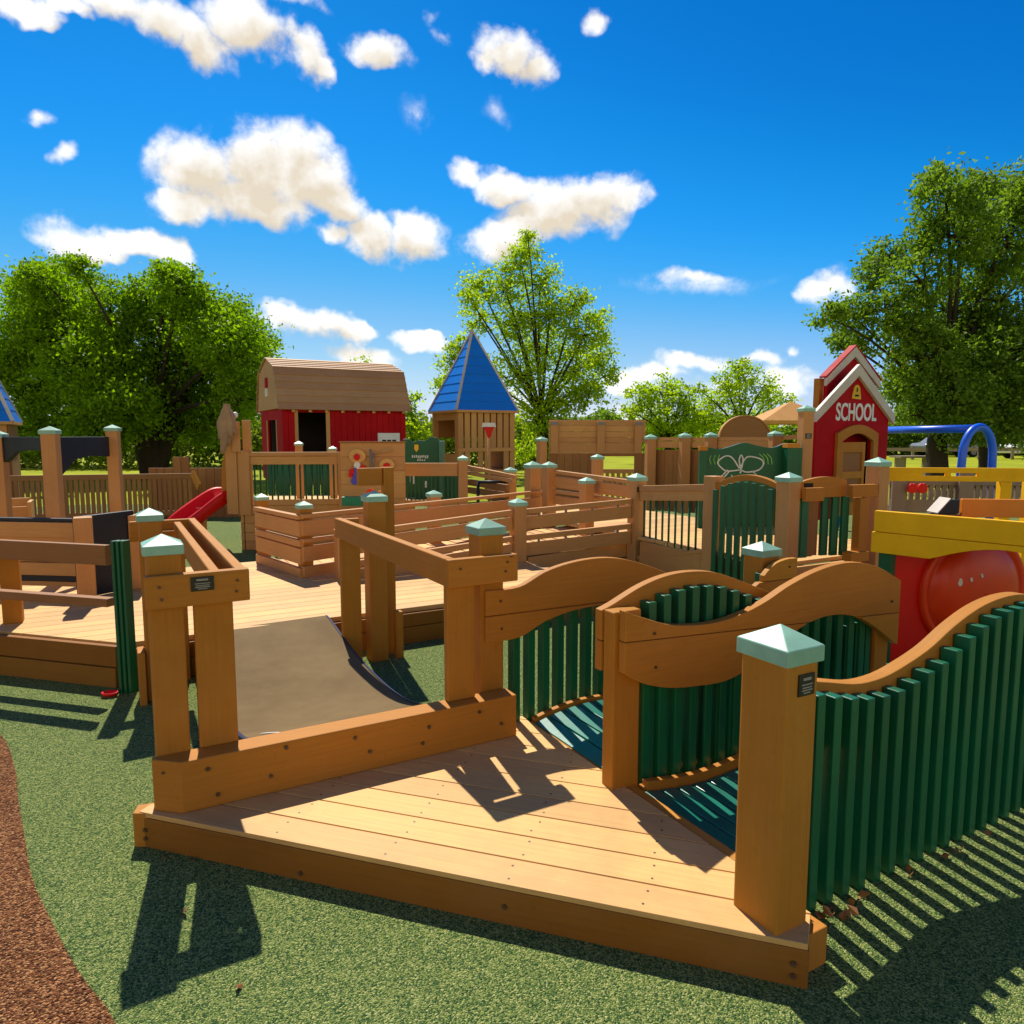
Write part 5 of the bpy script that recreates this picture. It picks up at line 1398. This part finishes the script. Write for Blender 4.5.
# middle airy tree
Y = 27
L2 = [(520, 262, 20), (540, 285, 24), (505, 290, 24), (480, 285, 20), (550, 315, 28), (515, 325, 30), (575, 300, 18), (585, 335, 26), (480, 320, 18), (545, 350, 30), (600, 355, 20), (575, 370, 28), (460, 350, 15), (520, 375, 28), (560, 400, 26), (590, 395, 20), (610, 375, 13), (535, 420, 24), (500, 405, 14), (570, 430, 22), (530, 250, 12), (598, 318, 14), (470, 300, 14), (450, 365, 12), (443, 385, 12), (548, 445, 18), (525, 450, 16), (528, 238, 8)]
lm = lump_px(L2, Y, 1.4, rnd)
tree('airy_tree', 'tall airy light green tree with sky showing through, behind the blue roofed tower', yp(541, 470, Y), lm, .2, 2.2, 'leafB', .115, 27, 6, shell=.35, clus=15)
# right big tree
Y = 23
L3 = [(945, 195, 26), (980, 200, 30), (1010, 190, 26), (925, 235, 20), (960, 235, 32), (1000, 240, 36), (890, 255, 22), (870, 275, 18), (920, 280, 26), (850, 315, 20), (885, 310, 20), (830, 318, 14), (840, 340, 14), (910, 330, 24), (950, 310, 36), (1000, 300, 42), (930, 360, 34), (980, 360, 44), (1030, 350, 45), (905, 385, 24), (950, 395, 34), (1000, 405, 38), (920, 415, 22), (965, 430, 22), (1035, 260, 36), (1050, 420, 40), (865, 345, 12), (935, 180, 14), (1030, 200, 24), (1000, 430, 20)]
lm = lump_px(L3, Y, 2.2, rnd)
lm += [(CAM + (p - CAM) * 1.12, r_ * .95) for p, r_ in lm[13::3]]
tree('dark_tree', 'large dark green tree with stepped branches at the right edge', yp(937, 466, Y), lm, .30, 2.2, 'leafC', .12, 36, 8, shell=.6, clus=20)
tree('dark_tree', 'dark trunked tree behind the blue arch, its crown merging with the big right one', yp(986, 466, Y + 6), [(yp(990, 400, Y + 6), 1.6), (yp(1015, 385, Y + 6), 1.6), (yp(960, 405, Y + 6), 1.2), (yp(1000, 370, Y + 6), 1.6)], .26, 2.3, 'leafC', .14, 30, 18, clus=16)
Y = 38
tree('lime_tree', 'rounded lime green tree, left one of the pair behind the screen wall', yp(668, 465, Y), lump_px([(640, 400, 16), (660, 392, 18), (680, 395, 16), (650, 415, 18), (675, 415, 20), (695, 410, 14), (660, 435, 20), (690, 432, 16), (630, 412, 10), (640, 440, 14)], Y, 1.0, rnd), .2, 1.4, 'leafD', .15, 20, 9, clus=14, group=None)
Y = 36
tree('green_tree', 'mid green tree with loose spreading twigs, right one of the pair behind the screen wall', yp(742, 465, Y), lump_px([(725, 385, 17), (745, 378, 18), (765, 385, 16), (715, 400, 16), (740, 402, 22), (770, 400, 16), (785, 397, 9), (705, 420, 16), (735, 425, 20), (765, 422, 18), (738, 368, 10), (700, 390, 8)], Y, 1.0, rnd), .2, 1.6, 'leafB', .14, 17, 10, shell=.4, clus=11)
Y = 30
tree('small_tree', 'small yellowish tree between barn and blue roofed tower', yp(412, 470, Y), lump_px([(410, 400, 12), (414, 420, 14), (405, 425, 12), (418, 440, 14), (410, 455, 16)], Y, .6, rnd), .12, 1.2, 'leafD', .14, 20, 12, shell=.4, clus=14)
tree('small_tree', 'thin treetop peeking over the barn roof', yp(366, 470, 33), [(yp(362, 368, 33), .5), (yp(372, 372, 33), .45), (yp(355, 375, 33), .45), (yp(366, 395, 33), .9)], .12, 3.0, 'leafB', .12, 18, 13, shell=.4, clus=14)

# far hedges as continuous leafy masses
def hedge(name, label, spans, Y, vtop, mat, leaf, n, seed):
    rnd = random.Random(seed); SC = []
    for (u0, u1) in spans:
        for i in range(n):
            u = rnd.uniform(u0, u1); yy = Y + rnd.uniform(-2.5, 2.5)
            P_ = yp(u, 450, yy)
            ht = pz(P_, vtop + 6 * math.sin(u * .05) + 4 * math.sin(u * .13 + 1))
            z = ht * (rnd.random() ** .6)
            SC.append((P_.x, yy, max(.1, z)))
    v, n_ = leaves_np(SC, [.28] * len(SC), 9, leaf, seed)
    tag(leaf_object(name, mat, v, n_), label, 'hedge', kind='stuff')
hedge('far_hedge', 'distant strip of bright leafy shrubs along the far edge of the lawn', [(-60, 560)], 34, 422, 'leafH', .22, 4200, 21)
hedge('far_woods', 'dark distant tree belt beyond the lawn at right', [(560, 860), (860, 1120)], 56, 422, 'leafC', .32, 2300, 22)
# park bench table and guard rail on far lawn
P_ = yp(914, 462, 26); t = thing('park_table', 'small dark park table on the bright lawn beside the schoolhouse', 'table', (P_.x, P_.y, 0))
mb = MB(); mb.box(P_.x - .7, P_.x + .7, P_.y - .4, P_.y + .4, .68, .75); mb.build('tabletop', M['grey'], t)
for dx in (-.5, .5): mb = MB(); mb.box(P_.x + dx - .05, P_.x + dx + .05, P_.y - .3, P_.y + .3, 0, .678); mb.build('leg', M['grey'], t)
t = thing('guard_rail', 'low post and rail barrier at the far edge of the lawn', 'barrier', yp(960, 455, 44))
mb = MB(); A_, B_ = yp(880, 450, 44), yp(1080, 450, 44); mb.board((A_.x, A_.y, .62), (B_.x, B_.y, .62), .2, .06); mb.build('rail', M['grey'], t)
for i in range(7):
    q = A_ + (B_ - A_) * (i / 6); mb = MB(); mb.box(q.x - .08, q.x + .08, q.y, q.y + .1, 0, .8); mb.build('post', M['grey'], t)

# dry leaves under the fence
rnd = random.Random(4); LV = ([], [])
for i in range(24):
    s = rnd.choice([rnd.gauss(1.75, .12), rnd.gauss(2.2, .12), rnd.uniform(1.6, 2.9)]); tt = -1.37 - abs(rnd.gauss(0, .03))
    leaf_mesh(LV, F0.p(s, tt, .014 + rnd.random() * .012), .032, rnd)
for u, v in ((183, 912), (163, 856), (192, 858), (820, 935), (240, 985)):
    leaf_mesh(LV, gp(u, v, .012), .035, rnd)
me = bpy.data.meshes.new('fallen_leaves'); me.from_pydata([tuple(v) for v in LV[0]], [], LV[1]); me.materials.append(M['dryleaf'])
o = bpy.data.objects.new('fallen_leaves', me); col.objects.link(o); tag(o, 'scattered dry brown leaves on the green rubber by the slat fence', 'leaves', kind='stuff')

# ================================================================== LIGHT AND SKY
EXPO = .44
SUN_AZ, SUN_EL = -20.0, 53.0          # azimuth measured from +Y towards +X
sd_ = bpy.data.lights.new('sun', 'SUN'); sd_.energy = 4.5; sd_.angle = R(.55); sd_.color = (1.0, .93, .80)
so_ = bpy.data.objects.new('sun', sd_); col.objects.link(so_)
sv = Vector((math.sin(R(SUN_AZ)) * math.cos(R(SUN_EL)), math.cos(R(SUN_AZ)) * math.cos(R(SUN_EL)), math.sin(R(SUN_EL))))
so_.rotation_euler = (-sv).to_track_quat('-Z', 'Y').to_euler(); so_.location = (-6, 12, 20)

wd = bpy.data.worlds.new('World'); scene.world = wd; wd.use_nodes = True
nt = wd.node_tree; nt.nodes.clear()
out = nt.nodes.new('ShaderNodeOutputWorld'); bg = nt.nodes.new('ShaderNodeBackground')
nt.links.new(bg.outputs[0], out.inputs[0])
sky = nt.nodes.new('ShaderNodeTexSky'); sky.sky_type = 'NISHITA'; sky.sun_disc = False
sky.sun_elevation = R(SUN_EL); sky.sun_rotation = R(SUN_AZ)
sky.air_density = 1.0; sky.dust_density = .15; sky.ozone_density = 4.0
SKYSTR = .10
KS = 1 / (SKYSTR * 2 ** EXPO)
# deepen the blue of the physical sky (a polarised, punchy phone picture), channel by channel
dv = nt.nodes.new('ShaderNodeVectorMath'); dv.operation = 'SCALE'; dv.inputs['Scale'].default_value = .1; nt.links.new(sky.outputs[0], dv.inputs[0])
cv = nt.nodes.new('ShaderNodeRGBCurve'); nt.links.new(dv.outputs[0], cv.inputs['Color'])
for ch, pts_ in enumerate((((0, 0), (.176, .004), (.213, .010), (.267, .034), (.418, .246), (.68, .58), (1, .8)),
                           ((0, 0), (.297, .188), (.363, .28), (.447, .381), (.632, .565), (.81, .74), (1, .85)),
                           ((0, 0), (.551, .658), (.632, .80), (.72, .93), (.842, .94), (1, .96)))):
    c_ = cv.mapping.curves[ch]
    while len(c_.points) < len(pts_): c_.points.new(.5, .5)
    for p_, q_ in zip(c_.points, pts_): p_.location = q_
cv.mapping.update()
hs = nt.nodes.new('ShaderNodeVectorMath'); hs.operation = 'SCALE'; hs.inputs['Scale'].default_value = KS; nt.links.new(cv.outputs[0], hs.inputs[0])
tc = nt.nodes.new('ShaderNodeTexCoord').outputs['Generated']
def wnoise(vec, scale, detail, rough=.6):
    n = nt.nodes.new('ShaderNodeTexNoise'); n.inputs['Scale'].default_value = scale; n.inputs['Detail'].default_value = detail; n.inputs['Roughness'].default_value = rough
    nt.links.new(vec, n.inputs['Vector']); return n
wn = wnoise(tc, 9, 4)
wv = nt.nodes.new('ShaderNodeVectorMath'); wv.operation = 'MULTIPLY_ADD'
sub = nt.nodes.new('ShaderNodeVectorMath'); sub.operation = 'SUBTRACT'; nt.links.new(wn.outputs['Color'], sub.inputs[0]); sub.inputs[1].default_value = (.5, .5, .5)
nt.links.new(sub.outputs[0], wv.inputs[0]); wv.inputs[1].default_value = (.075, .075, .075); nt.links.new(tc, wv.inputs[2])
dvec = wv.outputs[0]
CL = [(15, 3, 42, 13, 0, 1), (60, 0, 40, 10, 0, 1), (120, 4, 50, 18, 10, 1), (165, 22, 48, 22, 25, 1), (205, 48, 36, 22, 40, 1), (255, 34, 52, 26, 10, 1), (305, 55, 34, 22, 30, 1), (322, 70, 18, 13, 40, 1), (255, -4, 70, 12, 0, .8),
      (380, 58, 34, 19, 15, 1), (445, 34, 13, 10, 0, .4), (436, 10, 9, 16, 20, .28), (512, 50, 36, 26, 15, 1), (532, 66, 25, 20, 30, .9), (490, 62, 20, 14, 0, .7), (590, 27, 17, 15, 20, .8),
      (34, 126, 16, 9, 10, .8), (58, 156, 9, 13, 50, .5), (120, 205, 1, 1, 0, .1),
      (195, 170, 50, 40, 0, 1), (255, 168, 55, 42, 0, 1), (300, 170, 50, 42, 15, 1), (250, 205, 66, 26, 5, 1), (180, 208, 38, 17, 0, 1), (335, 200, 40, 26, 30, 1), (365, 235, 36, 26, 15, 1), (412, 236, 40, 25, 0, 1), (405, 220, 24, 14, 0, .8), (330, 235, 22, 12, 0, .7),
      (85, 242, 48, 21, 5, 1), (150, 245, 48, 16, 12, 1), (185, 250, 16, 12, 20, .8),
      (315, 326, 60, 17, 5, 1), (350, 333, 28, 14, 0, 1), (285, 318, 26, 12, 0, .9), (365, 360, 44, 13, 5, .95), (425, 342, 32, 10, 5, .9), (385, 368, 26, 10, 0, .8),
      (464, 172, 24, 12, 0, .9), (505, 188, 42, 18, 15, 1), (555, 215, 66, 32, -14, 1), (595, 200, 48, 32, -10, 1), (625, 200, 32, 16, 0, 1), (505, 235, 50, 20, -10, 1), (540, 190, 22, 12, 0, .6),
      (420, 122, 22, 14, 0, .2), (492, 110, 20, 16, 0, .2), (690, 275, 50, 9, 0, .38), (690, 282, 90, 14, 0, .2),
      (825, 288, 27, 17, -5, .9), (840, 300, 30, 14, 0, .4),
      (695, 362, 40, 12, 0, .9), (655, 376, 42, 11, 0, .9), (755, 364, 34, 10, 0, .85), (782, 380, 40, 14, 10, .9), (625, 380, 22, 12, 0, .8), (720, 385, 90, 18, 0, .5), (797, 355, 9, 6, 0, .7), (640, 420, 80, 22, 0, .5), (210, 440, 60, 26, 0, .8), (480, 400, 60, 20, 0, .45), (20, 440, 60, 25, 0, .5)]
def field(vec, grow=1.18, big=False):
    acc = None
    for (u, v, rx, ry, rot, st) in CL:
        if rx < 3 or (big and (rx < 33 or st < .9 or v > 330)): continue
        d0 = ray(u, v).normalized()
        T1 = d0.cross(Vector((0, 0, 1))).normalized(); T2 = T1.cross(d0)
        a = R(-rot); X = T1 * math.cos(a) + T2 * math.sin(a); Z = T2 * math.cos(a) - T1 * math.sin(a)
        m3 = Matrix((X, d0, Z)).transposed()
        k = d0.dot(FW)                      # pixels to angle at this place of the sky
        mp = nt.nodes.new('ShaderNodeMapping'); mp.vector_type = 'TEXTURE'
        mp.inputs['Location'].default_value = d0; mp.inputs['Rotation'].default_value = m3.to_euler(); mp.inputs['Scale'].default_value = (rx * grow * k / FOC, .35, ry * grow * k / FOC)
        if acc is None: nt.links.new(vec, mp.inputs['Vector'])
        else:                               # evaluate one puff after the other (keeps the shader stack small)
            va = nt.nodes.new('ShaderNodeVectorMath'); va.operation = 'MULTIPLY_ADD'
            nt.links.new(acc, va.inputs[0]); va.inputs[1].default_value = (1e-7, 1e-7, 1e-7); nt.links.new(vec, va.inputs[2])
            nt.links.new(va.outputs[0], mp.inputs['Vector'])
        ln = nt.nodes.new('ShaderNodeVectorMath'); ln.operation = 'LENGTH'; nt.links.new(mp.outputs[0], ln.inputs[0])
        f = mth(nt, 'MULTIPLY', mth(nt, 'SUBTRACT', 1.0, ln.outputs['Value'], clamp=True), st)
        acc = f if acc is None else mth(nt, 'MAXIMUM', acc, f)
    return acc
acc = field(dvec)
upv = nt.nodes.new('ShaderNodeVectorMath'); upv.operation = 'ADD'; nt.links.new(dvec, upv.inputs[0]); upv.inputs[1].default_value = (-.006, 0, .026)
above = field(upv.outputs[0], 1.18, True)
fb = wnoise(tc, 11, 10, .58)
fb2 = wnoise(tc, 30, 9, .66)
nz = mth(nt, 'ADD', mth(nt, 'MULTIPLY', mth(nt, 'SUBTRACT', fb.outputs['Fac'], .5), 1.7), mth(nt, 'MULTIPLY', mth(nt, 'SUBTRACT', fb2.outputs['Fac'], .5), .75))
gate = mth(nt, 'MULTIPLY', acc, 5.0, clamp=True)
den = mth(nt, 'ADD', acc, mth(nt, 'MULTIPLY', nz, gate))
mask = nt.nodes.new('ShaderNodeMapRange'); mask.interpolation_type = 'SMOOTHSTEP'
nt.links.new(den, mask.inputs[0]); mask.inputs[1].default_value = .03; mask.inputs[2].default_value = .60
# self shading: density sampled a little toward the sun
off = nt.nodes.new('ShaderNodeVectorMath'); off.operation = 'ADD'; nt.links.new(tc, off.inputs[0]); off.inputs[1].default_value = tuple(Vector((-.25, 0, 1)) * .018)
fs_ = wnoise(off.outputs[0], 11, 10, .58)
shade = mth(nt, 'ADD', mth(nt, 'MULTIPLY', mth(nt, 'SUBTRACT', fs_.outputs['Fac'], fb.outputs['Fac']), 3.2), mth(nt, 'MULTIPLY_ADD', above, 1.45, -.12), clamp=True)
ccol = mixc(nt, shade, tuple(KS * x for x in (1.14, 1.13, 1.10)), tuple(KS * x for x in (.84, .73, .56)))
# unseen cloud bank added behind the camera as warm fill for shaded faces
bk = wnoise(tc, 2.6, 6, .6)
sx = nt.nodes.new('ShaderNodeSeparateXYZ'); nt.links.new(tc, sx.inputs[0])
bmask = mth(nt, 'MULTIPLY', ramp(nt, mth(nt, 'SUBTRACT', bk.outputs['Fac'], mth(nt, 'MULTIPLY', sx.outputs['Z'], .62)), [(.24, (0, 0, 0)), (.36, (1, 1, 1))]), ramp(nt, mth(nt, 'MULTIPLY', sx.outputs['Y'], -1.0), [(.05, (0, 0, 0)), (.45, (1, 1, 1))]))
skc = mixc(nt, mth(nt, 'MULTIPLY', mask.outputs[0], .97), hs.outputs[0], ccol)
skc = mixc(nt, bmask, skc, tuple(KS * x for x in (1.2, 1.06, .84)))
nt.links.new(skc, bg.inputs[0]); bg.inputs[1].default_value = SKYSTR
wd.cycles.sampling_method = 'MANUAL'; wd.cycles.sample_map_resolution = 1024

# ------------------------------------------------------------------ render settings
scene.render.engine = 'CYCLES'
scene.render.resolution_x = 1024; scene.render.resolution_y = 1024
scene.view_settings.view_transform = 'Standard'; scene.view_settings.look = 'None'
scene.view_settings.exposure = EXPO; scene.view_settings.gamma = 1.0
scene.cycles.max_bounces = 8; scene.cycles.diffuse_bounces = 5; scene.cycles.transmission_bounces = 4
